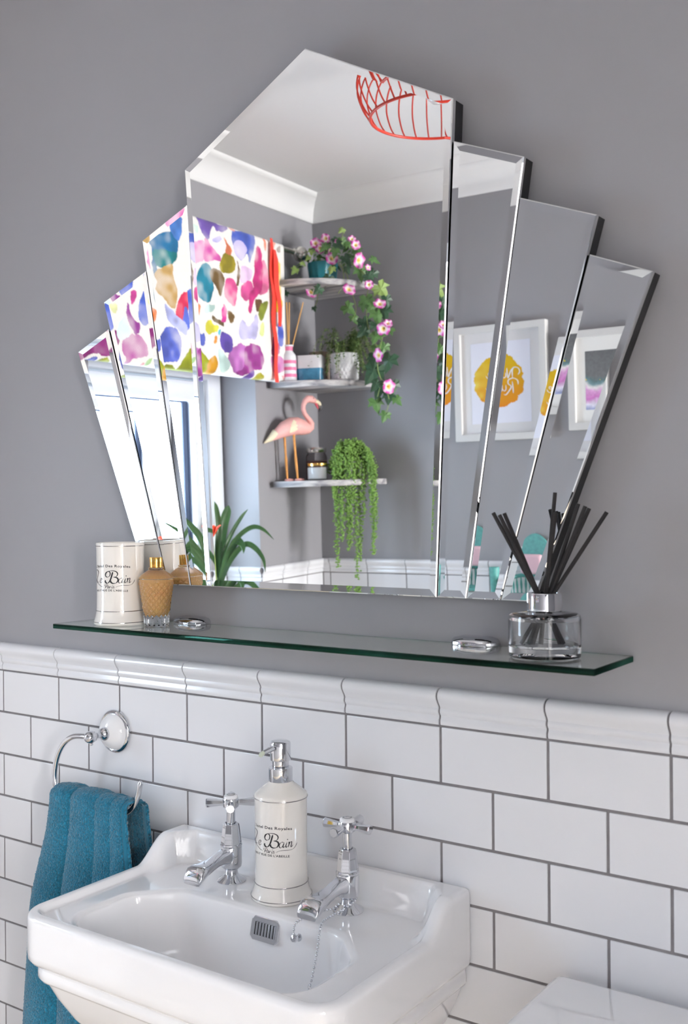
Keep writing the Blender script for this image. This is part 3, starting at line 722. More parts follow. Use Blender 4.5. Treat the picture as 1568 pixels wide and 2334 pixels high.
def ring_band(name, r, z, th, parent, m='silver_line'):
    pr = [(r - th, z - th), (r + th * 0.6, z - th), (r + th, z), (r + th * 0.6, z + th), (r - th, z + th)]
    n = 72; v = []; f = []; k_ = len(pr)
    for i in range(n):
        a = 2 * math.pi * i / n
        for rr, zz in pr: v.append((rr * math.cos(a), rr * math.sin(a), zz))
    for i in range(n):
        for k in range(k_):
            f.append((i * k_ + k, ((i + 1) % n) * k_ + k, ((i + 1) % n) * k_ + (k + 1) % k_, i * k_ + (k + 1) % k_))
    return obj(name, smooth_by_angle(fixnormals(pydata(name, v, f)), 60), m, parent)

# ---- ceramic tumbler
tu = thing('ceramic_tumbler', 'tall cream ceramic tumbler with black hotel lettering on the left of the glass shelf', 'tumbler', (0.3815, -0.066, SZ))
obj('body', lathe('body', [(0.039, 0), (0.0412, 0.001), (0.0418, 0.003), (0.0416, 0.0055), (0.0404, 0.008), (0.0390, 0.013), (0.0379, 0.019), (0.0374, 0.0225), (0.0369, 0.027), (0.0366, 0.045), (0.0367, 0.09), (0.0371, 0.117), (0.0376, 0.124), (0.0378, 0.1265), (0.0370, 0.1285), (0.0352, 0.1285), (0.0342, 0.126), (0.0336, 0.11), (0.0334, 0.012), (0.0, 0.010)], 72, False, 50), 'cream_ceramic', tu)
for r_, z_ in ((0.0417, 0.0052), (0.0376, 0.0225), (0.0377, 0.1232)): ring_band('silver_band', r_, z_, 0.0005, tu)
label_on_cylinder('lettering', 0.03695, R(-40), 0.0668, 0.00064, tu)

# ---- bath oil bottle
bo = thing('bath_oil_bottle', 'small cut-glass bottle of amber bath oil with ridged gold cap beside the tumbler', 'bottle', (0.450, -0.056, SZ))
def cut_glass(name, prof, n=192, m=150, amp=0.0012, z0=0.014, z1=0.070, cols=16, rows=5.5):
    rr = np.interp(np.linspace(prof[0][1], prof[-1][1], m), [p[1] for p in prof], [p[0] for p in prof]); zz = np.linspace(prof[0][1], prof[-1][1], m)
    v = []; f = []
    for j in range(m):
        w = float(sstep(z0 - 0.004, z0 + 0.004, zz[j]) * (1 - sstep(z1 - 0.004, z1, zz[j])))
        wl = float((1 - sstep(z0 - 0.004, z0 + 0.006, zz[j])) * sstep(0.001, 0.004, zz[j]))
        for i in range(n):
            a = 2 * math.pi * i / n
            ph = (zz[j] - z0) / (z1 - z0) * rows
            u1 = math.cos(cols * a / 2 * 2 / 2 + math.pi * ph); u2 = math.cos(cols * a / 2 * 2 / 2 - math.pi * ph)
            dm = (abs(u1) * abs(u2)) ** 0.5
            r_ = rr[j] + amp * w * (dm * 2 - 1) + 0.0006 * wl * math.cos(cols * a)
            v.append((r_ * math.cos(a), r_ * math.sin(a), zz[j]))
    f = grid_faces(n, m, True)
    f.append(tuple(range(n - 1, -1, -1))); f.append(tuple((m - 1) * n + k for k in range(n)))
    return smooth_by_angle(pydata(name, v, f), 60)
BP = [(0.0178, 0.0), (0.0186, 0.0015), (0.0190, 0.012), (0.0215, 0.035), (0.0250, 0.06), (0.0269, 0.0715), (0.0272, 0.0735), (0.0264, 0.0755), (0.0200, 0.081), (0.0150, 0.0845), (0.0117, 0.0865), (0.0112, 0.0875), (0.0121, 0.0885), (0.0121, 0.0895), (0.0105, 0.0905)]
obj('glass', cut_glass('glass', BP), 'clear_glass', bo)
OPF = [(0.0120, 0.0165), (0.0162, 0.020), (0.0187, 0.035), (0.0222, 0.06), (0.0238, 0.0690), (0.0238, 0.0712), (0.0228, 0.0725)]
obj('oil', cut_glass('oil', OPF, amp=0.0010, m=120), 'amber_oil', bo)
gp = [(0.0, 0.0895), (0.0098, 0.0895)]
for k in range(4):
    z_ = 0.0895 + 0.0022 * k; gp += [(0.0100, z_ + 0.0002), (0.0100, z_ + 0.0013), (0.0094, z_ + 0.0017), (0.0094, z_ + 0.0020)]
gp += [(0.0100, 0.0985), (0.0101, 0.1050), (0.0097, 0.1058), (0.0, 0.1060)]
obj('cap', lathe('cap', gp, 48, False, 30), 'gold_cap', bo)

# ---- reed diffuser with black reeds
RT = Vector((0.822, 0.570, 0)); TC = Vector((0.570, -0.822, 0))
di = thing('reed_diffuser', 'round clear glass diffuser with silver collar and black reeds on the glass shelf', 'diffuser', (1.096, -0.064, SZ))
obj('glass_bottle', lathe('glass_bottle', [(0.0, 0.0), (0.0395, 0.0), (0.0420, 0.0025), (0.0423, 0.006), (0.0423, 0.047), (0.0415, 0.0505), (0.0385, 0.0525), (0.022, 0.0545), (0.0175, 0.0555), (0.0175, 0.058), (0.0145, 0.058), (0.0145, 0.052), (0.021, 0.0495), (0.0365, 0.0475), (0.0392, 0.0445), (0.0394, 0.0165), (0.037, 0.0135), (0.0, 0.0125)], 72, False, 35), 'clear_glass', di)
obj('collar', lathe('collar', [(0.0180, 0.0555), (0.0202, 0.0555), (0.0205, 0.056), (0.0205, 0.0755), (0.0201, 0.0763), (0.0152, 0.0763), (0.0148, 0.0755), (0.0148, 0.057)], 64, False, 30), 'chrome', di)
#      lateral, toward camera, top height  -> opposite end in the bottle
REEDS = [(-0.0610, 0.010, 0.171), (-0.0545, 0.016, 0.1685), (-0.0475, 0.006, 0.1705), (0.0100, 0.020, 0.171), (0.0145, -0.004, 0.1945), (0.0400, 0.004, 0.181), (0.0455, 0.016, 0.178), (0.0520, 0.008, 0.1755), (0.0700, 0.018, 0.171)]
for la, de, zt in REEDS:
    tp = RT * la + TC * de + Vector((0, 0, zt))
    pv = RT * (la * 0.10) + TC * (de * 0.12) + Vector((0, 0, 0.070))
    d_ = (pv - tp).normalized(); bt = pv + d_ * ((0.070 - 0.0155) / -d_.z)
    hb = Vector((bt.x, bt.y, 0)); 
    if hb.length > 0.034: bt = Vector((hb.normalized().x * 0.034, hb.normalized().y * 0.034, bt.z))
    obj('reed', tube('reed', [bt, pv, tp], 0.0024, 10, 30), 'black_reed', di)

# ================================================================ WASHBASIN
BX, RIM, DECK = 0.707, 0.858, 0.850
ba = thing('washbasin', 'white ceramic washbasin with raised back on the tiled wall below the mirror', 'basin', (BX, 0, 0))
HW, FD = 0.256, 0.325
def outer_sd(x, y):
    """distance inside the plan outline (positive inside)"""
    cy = -FD / 2; r = np.where(y < cy, 0.042, 0.006)
    qx = np.abs(x) - (HW - r); qy = np.abs(y - cy) - (FD / 2 - r)
    return r - (np.hypot(np.maximum(qx, 0), np.maximum(qy, 0)) + np.minimum(np.maximum(qx, qy), 0))
BCY, BHW, BHD = -0.212, 0.192, 0.086
def bowl_sd(x, y):
    r = np.where(y < BCY, 0.045, 0.012)
    qx = np.abs(x) - (BHW - r); qy = np.abs(y - BCY) - (BHD - r)
    d = r - (np.hypot(np.maximum(qx, 0), np.maximum(qy, 0)) + np.minimum(np.maximum(qx, qy), 0))
    ch = (BHW + BHD - 0.055 - (np.abs(x) + (y - BCY))) / math.sqrt(2)       # chamfered back corners
    k = 0.012; h = np.clip(0.5 + 0.5 * (ch - d) / k, 0, 1)
    return ch * (1 - h) + d * h - k * h * (1 - h)
def ray_hit(fn, cx, cy, dx, dy, tmax=0.5):
    lo = np.zeros_like(dx); hi = np.full_like(dx, tmax)
    for _ in range(40):
        m_ = (lo + hi) / 2; ins = fn(cx + dx * m_, cy + dy * m_) > 0
        lo = np.where(ins, m_, lo); hi = np.where(ins, hi, m_)
    return lo
NA = 900
ang = np.linspace(0, 2 * math.pi, NA, endpoint=False)
# denser toward the long back corners
cxs, sxs = np.cos(ang), np.sin(ang)
to = ray_hit(outer_sd, 0.0, BCY, cxs, sxs); tb = ray_hit(bowl_sd, 0.0, BCY, cxs, sxs)
def ztop(x, y):
    d = outer_sd(x, y); db = -bowl_sd(x, y)
    lipw = 1 - sstep(-0.13, -0.085, y) * 0.0
    z = DECK + (RIM - DECK) * (1 - sstep(0.013, 0.023, d)) * (1 - sstep(-0.05, -0.02, y))
    # bowl lip rolls in
    z = z - 0.0035 * (1 - sstep(0.0, 0.010, db)) ** 2
    # raised back: upstand with swept side horns and cut corners
    f_ = np.maximum(np.maximum(y + 0.026, np.abs(x) - 0.229), (np.abs(x) + y - 0.180) / 1.3)
    up = sstep(-0.010, 0.008, f_) * sstep(-0.108, -0.048, y)
    z = z + (0.895 - z) * up
    r = 0.009; e = np.clip(r - d, 0, r)
    return z - (r - np.sqrt(np.maximum(r * r - e * e, 0)))
rings = []
ts = np.concatenate([np.linspace(0, 0.10, 10), np.linspace(0.13, 1.0, 44)])
# outer skirt, from underneath up to the rim
ox, oy = cxs * to, BCY + sxs * to
def skirt(kx, ky, z): return np.stack([ox * kx, oy * ky, np.full(NA, z)], 1)
for kx, ky, z in [(0.34, 0.44, 0.585), (0.40, 0.50, 0.600), (0.51, 0.58, 0.622), (0.64, 0.68, 0.648), (0.76, 0.78, 0.680), (0.855, 0.855, 0.712), (0.915, 0.905, 0.742), (0.945, 0.930, 0.761), (0.950, 0.935, 0.765),
                  (0.968, 0.952, 0.767), (0.976, 0.960, 0.771), (0.976, 0.960, 0.779), (0.972, 0.956, 0.783), (0.970, 0.953, 0.787), (0.974, 0.962, 0.790), (0.990, 0.986, 0.793), (0.998, 0.997, 0.798), (1.0, 1.0, 0.806), (1.0, 1.0, 0.825), (1.0, 1.0, 0.842)]:
    rings.append(skirt(kx, ky, z))
for t in ts:
    tt = to + (tb - to) * t
    x, y = cxs * tt, BCY + sxs * tt
    rings.append(np.stack([x, y, ztop(x, y)], 1))
bx_, by_ = cxs * tb, sxs * tb
bz = DECK - 0.0035
for k, dz in [(0.993, 0.002), (0.986, 0.006), (0.978, 0.012), (0.968, 0.022), (0.953, 0.038), (0.934, 0.055), (0.90, 0.074), (0.84, 0.093), (0.74, 0.108), (0.60, 0.117), (0.42, 0.122), (0.22, 0.125), (0.08, 0.127)]:
    rings.append(np.stack([bx_ * k, BCY + by_ * k, np.full(NA, bz - dz)], 1))
V = np.concatenate(rings); nr = len(rings)
F = grid_faces(NA, nr, True); F.append(tuple(range(NA - 1, -1, -1))); F.append(tuple((nr - 1) * NA + k for k in range(NA)))
bowl = obj('ceramic_body', smooth_by_angle(pydata('ceramic_body', V, F), 70), 'ceramic', ba)
pv, pf = [], []
ped = Acc()
PR = [(0.092, 0.0), (0.092, 0.03), (0.082, 0.06), (0.068, 0.2), (0.064, 0.4), (0.072, 0.53), (0.082, 0.60)]
vv, ff = lathe_data(PR, 48); ped.add(([(x * 1.0, y * 0.8 - 0.085, z) for x, y, z in vv], ff))
obj('pedestal', ped.mesh('pedestal'), 'ceramic', ba)
# overflow grille: eight-sided chrome plate with slots
def grille():
    w, h, c = 0.0235, 0.0155, 0.005
    out = [(-w + c, -h), (w - c, -h), (w, -h + c), (w, h - c), (w - c, h), (-w + c, h), (-w, h - c), (-w, -h + c)]
    return prism_y('overflow_plate', out, -0.0015, 0.0025, 0.0009)
gr = obj('overflow_grille', grille(), 'chrome', ba); gr.location = (0.015, -0.1305, 0.8285); gr.rotation_euler = (R(-14), 0, 0)
slot = box_mesh('slot', (-0.0010, -0.0024, -0.0085), (0.0010, -0.0004, 0.0085), 0.0006, 2)
for k in range(7):
    s_ = obj('slot', slot, 'black_edge', gr); s_.location = ((k - 3) * 0.0051, 0, 0)
    s2 = obj('fin', box_mesh('fin', (0.0012, -0.0030, -0.0088), (0.0026, -0.0008, 0.0088), 0.0005, 1), 'chrome', gr); s2.location = ((k - 3) * 0.0051, 0, 0)
dr = obj('waste', lathe('waste', [(0.0, 0.0), (0.012, 0.0), (0.019, 0.001), (0.0215, 0.003), (0.021, 0.004), (0.0, 0.0035)], 40, False), 'chrome', ba)
dr.location = (0.0, BCY, DECK - 0.131)

# ================================================================ TAPS
def hex_prism_path(p0, p1, r0, r1, n=6, rot=0.0):
    return tube_data([p0, Vector(p0).lerp(Vector(p1), 0.93), p1], [r0, r1, r1 * 0.82], n)
def make_tap(loc, handle_rot, label, spout_len, cap_mark):
    t = thing('basin_tap', label, 'tap', loc, 0.0, 'pair of chrome basin taps')
    obj('base', lathe('base', [(0.0, -0.001), (0.0208, -0.001), (0.0212, 0.0012), (0.0190, 0.0032), (0.0138, 0.0062), (0.0098, 0.0105), (0.0092, 0.016), (0.0098, 0.0195), (0.0, 0.0195)], 48, False, 35), 'chrome', t)
    obj('body', lathe('body', [(0.0, 0.0188), (0.0118, 0.0188), (0.0148, 0.0215), (0.0158, 0.026), (0.0158, 0.049), (0.0154, 0.0505), (0.0160, 0.0515), (0.0160, 0.0530), (0.0148, 0.0548), (0.0, 0.0548)], 48, False, 30), 'chrome', t)
    me = lathe('bonnet', [(0.0, 0.054), (0.0150, 0.054), (0.0152, 0.0565), (0.0148, 0.058), (0.0122, 0.0815), (0.0112, 0.0835), (0.0070, 0.0838), (0.0068, 0.082), (0, 0.082)], 8, False, 20)
    bm = bmesh.new(); bm.from_mesh(me)
    bmesh.ops.bevel(bm, geom=[e for e in bm.edges if e.is_manifold and e.calc_face_angle(0) > 0.2], offset=0.0006, segments=2, affect='EDGES'); bm.to_mesh(me); bm.free()
    obj('bonnet', smooth_by_angle(me, 25), 'chrome', t)
    obj('stem', lathe('stem', [(0.0, 0.080), (0.0061, 0.080), (0.0061, 0.105), (0.0075, 0.1065), (0.0, 0.1065)], 32, False, 30), 'chrome', t)
    # spout: lofted sections (y forward negative): centre y,z, half width, half height
    S = [(-0.006, 0.0375, 0.0105, 0.0125), (-0.016, 0.0385, 0.0105, 0.0110), (-0.028, 0.0385, 0.0098, 0.0085), (-0.040, 0.0370, 0.0102, 0.0070), (-0.054, 0.0350, 0.0122, 0.0066), (-0.066, 0.0340, 0.0145, 0.0072), (-0.076, 0.0330, 0.0162, 0.0088), (-0.084, 0.0305, 0.0168, 0.0098), (-0.0895, 0.0268, 0.0164, 0.0078), (-0.0925, 0.0228, 0.0155, 0.0045), (-0.0932, 0.0198, 0.0142, 0.0016)]
    k_ = spout_len / 0.092; n = 28; v = []; f = []
    for (y, z, w, h) in S:
        for i in range(n):
            a = 2 * math.pi * i / n; ca, sa = math.cos(a), math.sin(a)
            ex = 2 / 3.2
            v.append((w * math.copysign(abs(ca) ** ex, ca), y * k_, z + h * math.copysign(abs(sa) ** ex, sa)))
    f = grid_faces(n, len(S), True); f.append(tuple(range(n - 1, -1, -1))); f.append(tuple((len(S) - 1) * n + i for i in range(n)))
    obj('spout', smooth_by_angle(fixnormals(pydata('spout', v, f)), 50), 'chrome', t)
    hub = obj('handle', lathe('handle', [(0.0, 0.1055), (0.0085, 0.1055), (0.0112, 0.108), (0.0118, 0.112), (0.0118, 0.1180), (0.0108, 0.1205), (0.0, 0.1205)], 40, False, 30), 'chrome', t)
    hub.rotation_euler = (0, 0, handle_rot)
    for k in range(4):
        a = k * math.pi / 2; d = Vector((math.cos(a), math.sin(a), 0))
        vv, ff = tube_data([d * 0.009 + Vector((0, 0, 0.1138)), d * 0.0135 + Vector((0, 0, 0.1138)), d * 0.0345 + Vector((0, 0, 0.1138)), d * 0.0362 + Vector((0, 0, 0.1138))], [0.0046, 0.0044, 0.0068, 0.0058], 8)
        obj('handle_arm', smooth_by_angle(pydata('handle_arm', vv, ff), 20), 'chrome', hub)
    cp = obj('porcelain_cap', lathe('porcelain_cap', [(0.0, 0.1200), (0.0102, 0.1200), (0.0105, 0.1215), (0.0100, 0.1238), (0.0080, 0.1250), (0.0, 0.1256)], 40, False, 50), 'ceramic', hub)
    # the ring-shaped marking and letter strokes on the cap
    mk = Acc()
    n = 40
    mk.add(([(r_ * math.cos(2 * math.pi * i / n), r_ * math.sin(2 * math.pi * i / n), 0.12535 + (0.0003 if r_ < 0.006 else 0)) for r_ in (0.0052, 0.0060) for i in range(n)], [(i, (i + 1) % n, n + (i + 1) % n, n + i) for i in range(n)]))
    mo = obj('cap_marking', pydata('cap_marking', mk.v, mk.f), 'ink', hub)
    for pts in cap_mark:
        vv, ff = ribbon([(x, y) for x, y in pts], 0.0007, thin=0.9)
        q = obj('cap_marking', pydata('cap_marking', [(x, y, 0.1260) for x, y in vv], ff), 'ink', hub)
    return t
MARK_H = [[(-0.0015, -0.002), (-0.0015, 0.002)], [(0.0015, -0.002), (0.0015, 0.002)], [(-0.0015, 0.0), (0.0015, 0.0)]]
MARK_C = [[(0.0018, 0.0015), (0.0, 0.0022), (-0.0018, 0.0), (0.0, -0.0022), (0.0018, -0.0015)]]
tapL = make_tap((0.602, -0.060, DECK), R(40), 'chrome cross-head tap left of the white soap dispenser', 0.083, MARK_H)
tapR = make_tap((0.808, -0.060, DECK), R(4), 'chrome cross-head tap right of the soap dispenser, chain round its base', 0.092, MARK_C)

# ---- plug chain
ch = thing('plug_chain', 'beaded chrome plug chain hanging from a stay in the basin bowl', 'chain', (0.781, -0.133, 0.833))
def rel(p): return (p[0] - 0.781, p[1] + 0.133, p[2] - 0.833)
obj('chain_stay', lathe('chain_stay', [(0.0, 0.0), (0.0050, 0.0), (0.0052, 0.002), (0.0030, 0.0045), (0.0042, 0.007), (0.0052, 0.010), (0.0042, 0.013), (0.0, 0.0145)], 28, False, 50), 'chrome', ch).rotation_euler = (R(78), 0, 0)
pathA = [(0.781, -0.145, 0.836), (0.778, -0.137, 0.851), (0.780, -0.115, 0.8535), (0.787, -0.088, 0.8540), (0.795, -0.074, 0.8550), (0.799, -0.064, 0.8600), (0.808, -0.0495, 0.866), (0.818, -0.055, 0.867), (0.818, -0.066, 0.863), (0.811, -0.073, 0.858), (0.806, -0.083, 0.8535), (0.805, -0.100, 0.8530), (0.808, -0.118, 0.8535), (0.812, -0.130, 0.846), (0.8135, -0.136, 0.830), (0.8125, -0.142, 0.808), (0.811, -0.150, 0.785), (0.808, -0.165, 0.762), (0.790, -0.185, 0.738), (0.750, -0.205, 0.7245)]
pp = catmull(pathA, 14)
bead_v = []; bead_f = []
ico = bmesh.new(); bmesh.ops.create_icosphere(ico, subdivisions=2, radius=0.00180)
iv = [tuple(v.co) for v in ico.verts]; bmi = [[v.index for v in f.verts] for f in ico.faces]; ico.free()
acc = Acc(); s_ = 0.0; last = None; lastp = None
for p in pp:
    if lastp is not None: s_ += float(np.linalg.norm(p - lastp))
    if last is None or s_ - last > 0.0042:
        q = rel(p); acc.add(([(a + q[0], b + q[1], c + q[2]) for a, b, c in iv], bmi)); last = s_
    lastp = p
acc.add(tube_data([rel(p) for p in pp], 0.00035, 5))
obj('beads', acc.mesh('beads', 70), 'chrome', ch)
obj('split_ring', tube('split_ring', [rel((0.811 + 0.004 * math.cos(a) - 0.001, -0.150 - 0.002 * math.cos(a), 0.779 + 0.006 * math.sin(a))) for a in np.linspace(0, 2 * math.pi, 25)], 0.0006, 6), 'chrome', ch)

# ================================================================ SOAP DISPENSER
so = thing('soap_dispenser', 'cream ceramic soap dispenser with chrome pump standing between the basin taps', 'soap dispenser', (0.701, -0.068, DECK))
obj('bottle', lathe('bottle', [(0.0, 0.0), (0.0405, 0.0), (0.0424, 0.0015), (0.0427, 0.004), (0.0420, 0.0065), (0.0403, 0.0100), (0.0388, 0.0150), (0.0380, 0.0200), (0.0374, 0.0235), (0.0369, 0.0270), (0.0366, 0.045), (0.0366, 0.110), (0.0369, 0.134), (0.0373, 0.1400), (0.0374, 0.1425), (0.0362, 0.1450), (0.0330, 0.1475), (0.0205, 0.1575), (0.0172, 0.1605), (0.0158, 0.1625), (0.0, 0.1630)], 80, False, 50), 'cream_ceramic', so)
for r_, z_ in ((0.0425, 0.0052), (0.0376, 0.0235), (0.0375, 0.1405)): ring_band('silver_band', r_, z_, 0.00055, so)
label_on_cylinder('lettering', 0.03675, R(-48.5), 0.0795, 0.00064, so)
obj('collar', lathe('collar', [(0.0, 0.1615), (0.0164, 0.1615), (0.0168, 0.1622), (0.0168, 0.1795), (0.0163, 0.1803), (0.0105, 0.1808), (0, 0.1808)], 56, False, 30), 'chrome', so)
obj('pump_stem', lathe('pump_stem', [(0.0, 0.1800), (0.0112, 0.1800), (0.0118, 0.1815), (0.0118, 0.192), (0, 0.192)], 48, False, 30), 'chrome', so)
ph = obj('pump_head', lathe('pump_head', [(0.0, 0.1905), (0.0142, 0.1905), (0.0145, 0.1912), (0.0145, 0.2140), (0.0137, 0.2160), (0.0110, 0.2172), (0.0, 0.2178)], 56, False, 30), 'chrome', so)
obj('nozzle', tube('nozzle', [(0, -0.009, 0.2090), (0, -0.024, 0.2088), (0, -0.038, 0.2072)], [0.0040, 0.0036, 0.0032], 20), 'chrome', ph)
obj('nozzle_tip', tube('nozzle_tip', [(0, -0.0375, 0.2072), (0, -0.0425, 0.2058), (0, -0.0445, 0.2040)], [0.0030, 0.0032, 0.0026], 16), 'nozzle_soap', ph)

# ================================================================ TOWEL RING AND TOWEL
tr = thing('towel_ring', 'chrome towel ring with white porcelain rose on the tiles beside the basin', 'towel ring', (0.298, 0.0, 1.022))
m_ = obj('chrome_rim', lathe('chrome_rim', [(0.0, 0.0), (0.0345, 0.0), (0.0358, 0.0015), (0.0360, 0.0038), (0.0345, 0.0062), (0.0315, 0.0078), (0.0300, 0.0070), (0, 0.006)], 56, False, 40), 'chrome', tr); m_.rotation_euler = (R(90), 0, 0)
m_ = obj('porcelain_rose', lathe('porcelain_rose', [(0.0, 0.005), (0.0302, 0.0055), (0.0296, 0.0085), (0.0272, 0.0130), (0.0225, 0.0180), (0.0160, 0.0222), (0.0090, 0.0245), (0.0, 0.025)], 56, False, 60), 'ceramic', tr); m_.rotation_euler = (R(90), 0, 0)
m_ = obj('stem', lathe('stem', [(0.0, 0.0235), (0.0098, 0.0235), (0.0112, 0.0255), (0.0110, 0.0290), (0.0082, 0.0325), (0.0052, 0.0355), (0.0048, 0.0410), (0.0060, 0.0455), (0.0088, 0.0490), (0.0102, 0.0540), (0.0098, 0.0590), (0.0075, 0.0635), (0.0040, 0.0660), (0, 0.0662)], 40, False, 50), 'chrome', tr); m_.rotation_euler = (R(90), 0, 0)
obj('set_screw', lathe('set_screw', [(0, 0), (0.0026, 0), (0.003, 0.001), (0.003, 0.0035), (0.0, 0.0035)], 20, False), 'chrome', tr).location = (0.0, -0.0545, -0.0135)
RG = [(0.300, 1.0195), (0.278, 1.0210), (0.252, 1.0165), (0.230, 1.0020), (0.2150, 0.980), (0.2080, 0.955), (0.2090, 0.935), (0.2180, 0.918), (0.2380, 0.9085), (0.27, 0.9060), (0.31, 0.9060), (0.35, 0.9065), (0.378, 0.9110), (0.3960, 0.9250), (0.4060, 0.945), (0.4110, 0.966)]
RGp = catmull(RG, 6)
obj('ring', tube('ring', [(x - 0.298, -0.0545, z - 1.022) for x, z in RGp], [0.0046] * (len(RGp) - 2) + [0.0042, 0.0024], 14, 60), 'chrome', tr)

def towel_mesh(nu=260, nv=800):
    u = np.linspace(0, 1, nu); s = np.linspace(0, 1, nv)
    Ls_f, Ls_b, rt_ = 0.47, 0.36, 0.013                # front length, back length, fold radius
    tot = Ls_f + math.pi * rt_ + Ls_b
    U, S = np.meshgrid(u, s); d = S * tot
    ztopc = 0.9135
    y = np.zeros_like(d); z = np.zeros_like(d); nyv = np.zeros_like(d)
    fr = d < Ls_f; bkm = d > Ls_f + math.pi * rt_; tp = ~fr & ~bkm
    z[fr] = ztopc - (Ls_f - d[fr]); y[fr] = -rt_; nyv[fr] = -1
    a = (d[tp] - Ls_f) / rt_; y[tp] = -rt_ * np.cos(a); z[tp] = ztopc + rt_ * np.sin(a) * 1.15; nyv[tp] = -np.cos(a)
    dz = d[bkm] - Ls_f - math.pi * rt_; z[bkm] = ztopc - dz; y[bkm] = rt_; nyv[bkm] = 1
    drop = np.clip((ztopc + 0.012 - z) / 0.40, 0, 1)
    # four soft vertical folds
    def bumps(t):
        b = np.zeros_like(t)
        for c, w, h in ((0.14, 0.17, 1.0), (0.47, 0.20, 0.95), (0.72, 0.13, 0.72), (0.90, 0.12, 0.62)):
            b = np.maximum(b, h * np.sqrt(np.clip(1 - ((t - c) / w) ** 2, 0, 1)))
        return b
    Uw = U + 0.02 * np.sin(7 * z + 3 * U) - 0.03 * drop * np.sin(5 * U)
    b = bumps(Uw)
    frontness = np.clip(-nyv, 0, 1)
    y = -0.0545 + y - 0.026 * b * (0.35 + 0.65 * frontness) * (0.55 + 0.45 * drop) * np.where(nyv > 0.5, 0.0, 1) - 0.006 * drop * frontness
    y = y + np.where(nyv > 0.3, 0.010 * b * nyv * 0.7 + 0.012 * drop, 0)
    z = z + np.where(np.abs(z - ztopc) < 0.05, 0.014 * b * (1 - np.abs(z - ztopc) / 0.05), 0)
    xl = 0.221 - 0.045 * sstep(0.0, 0.55, drop) - 0.010 * drop; xr = 0.398 + 0.012 * sstep(0, 0.3, drop)
    xr = np.where(nyv > 0.5, xr + 0.012, xr); xl = np.where(nyv > 0.5, xl + 0.01, xl)
    x = xl + (xr - xl) * U + 0.004 * np.sin(9 * z) * (1 - U)
    P = np.stack([x, y, z], -1)
    # normals for pile displacement
    du = np.gradient(P, axis=1); dv = np.gradient(P, axis=0); nn = np.cross(du, dv); nn /= np.linalg.norm(nn, axis=-1, keepdims=True) + 1e-9
    if nn[nv // 4, nu // 2, 1] > 0: nn = -nn
    hem = (U > 0.945) & (U < 0.985)
    pile = rng.normal(0, 1, U.shape); pile = 0.85 * pile + 0.25 * np.roll(pile, 1, 0)
    amp = np.where(hem, 0.0001, 0.00055)
    P = P + nn * (pile * amp)[..., None] - nn * np.where(hem, 0.0012, 0)[..., None]
    me = pydata('towel', P.reshape(-1, 3), grid_faces(nu, nv))
    base = np.array(srgb(20, 98, 124)[:3])
    val = np.clip(1 + 0.34 * pile, 0.3, 2.2); val = np.where(hem, 1.12, val)
    setcol(me, (base[None, None, :] * val[..., None]).reshape(-1, 3))
    return me
tw = obj('hand_towel', towel_mesh(), 'towel', None, True)
tw.modifiers.new('thick', 'SOLIDIFY').thickness = 0.004
tw.modifiers['thick'].offset = 0.0
tag(tw, 'teal terry hand towel folded over the chrome towel ring', 'towel')

# ================================================================ TOILET CISTERN (bottom right corner)
ci = thing('toilet_cistern', 'white ceramic toilet cistern with rounded lid in the bottom right corner', 'cistern', (1.28, -0.11, 0.0))
def rounded_lid(x0, x1, y0, y1, z0, z1, r, dome):
    bm = bmesh.new(); bmesh.ops.create_grid(bm, x_segments=24, y_segments=14, size=0.5)
    me = box_mesh('lid', (x0, y0, z0), (x1, y1, z1), r, 5)
    for v in me.vertices:
        if v.co.z > (z0 + z1) / 2:
            fx = 1 - (2 * (v.co.x - (x0 + x1) / 2) / (x1 - x0)) ** 2; fy = 1 - (2 * (v.co.y - (y0 + y1) / 2) / (y1 - y0)) ** 2
            v.co.z += dome * max(fx, 0) * max(fy, 0)
    bm.free(); return smooth_by_angle(me, 60)
obj('lid', rounded_lid(-0.195, 0.195, -0.105, 0.095, 0.782, 0.824, 0.018, 0.004), 'ceramic', ci)
obj('tank', box_mesh('tank', (-0.175, -0.09, 0.42), (0.175, 0.095, 0.785), 0.02, 4), 'ceramic', ci)
obj('flush_lever', tube('flush_lever', [(-0.13, -0.09, 0.74), (-0.13, -0.105, 0.74), (-0.08, -0.112, 0.735)], 0.006, 12), 'chrome', ci)

# ================================================================ THE FAR SIDE OF THE ROOM (seen in the mirror)
def fthing(name, label, cat, p, group=None, rot=0.0):
    return thing(name, label, cat, far(*p), GAM + rot, group)
VIEW = Vector((0.54, 0.84, 0.0))          # horizontal direction from the far corner toward the mirrored camera

def vnoise(ny, nx, cell, seed):
    g = np.random.default_rng(seed).random((int(ny / cell) + 3, int(nx / cell) + 3))
    yy = np.arange(ny) / cell; xx = np.arange(nx) / cell
    y0 = yy.astype(int); x0 = xx.astype(int); fy = (yy - y0)[:, None]; fx = (xx - x0)[None, :]
    fy = fy * fy * (3 - 2 * fy); fx = fx * fx * (3 - 2 * fx)
    a = g[y0][:, x0]; b = g[y0][:, x0 + 1]; c = g[y0 + 1][:, x0]; d = g[y0 + 1][:, x0 + 1]
    return (a * (1 - fx) + b * fx) * (1 - fy) + (c * (1 - fx) + d * fx) * fy
def inside(poly, X, Y):
    r = np.zeros(X.shape, bool); n = len(poly)
    for i in range(n):
        x0, y0 = poly[i]; x1, y1 = poly[(i + 1) % n]
        c = (y0 > Y) != (y1 > Y)
        with np.errstate(divide='ignore', invalid='ignore'):
            r ^= c & (X < (x1 - x0) * (Y - y0) / (y1 - y0 + 1e-12) + x0)
    return r
def closed_smooth(p, per=4):
    q = catmull([p[-1]] + list(p) + [p[0], p[1]], per)
    return [tuple(t) for t in q[per:-per - 1]]

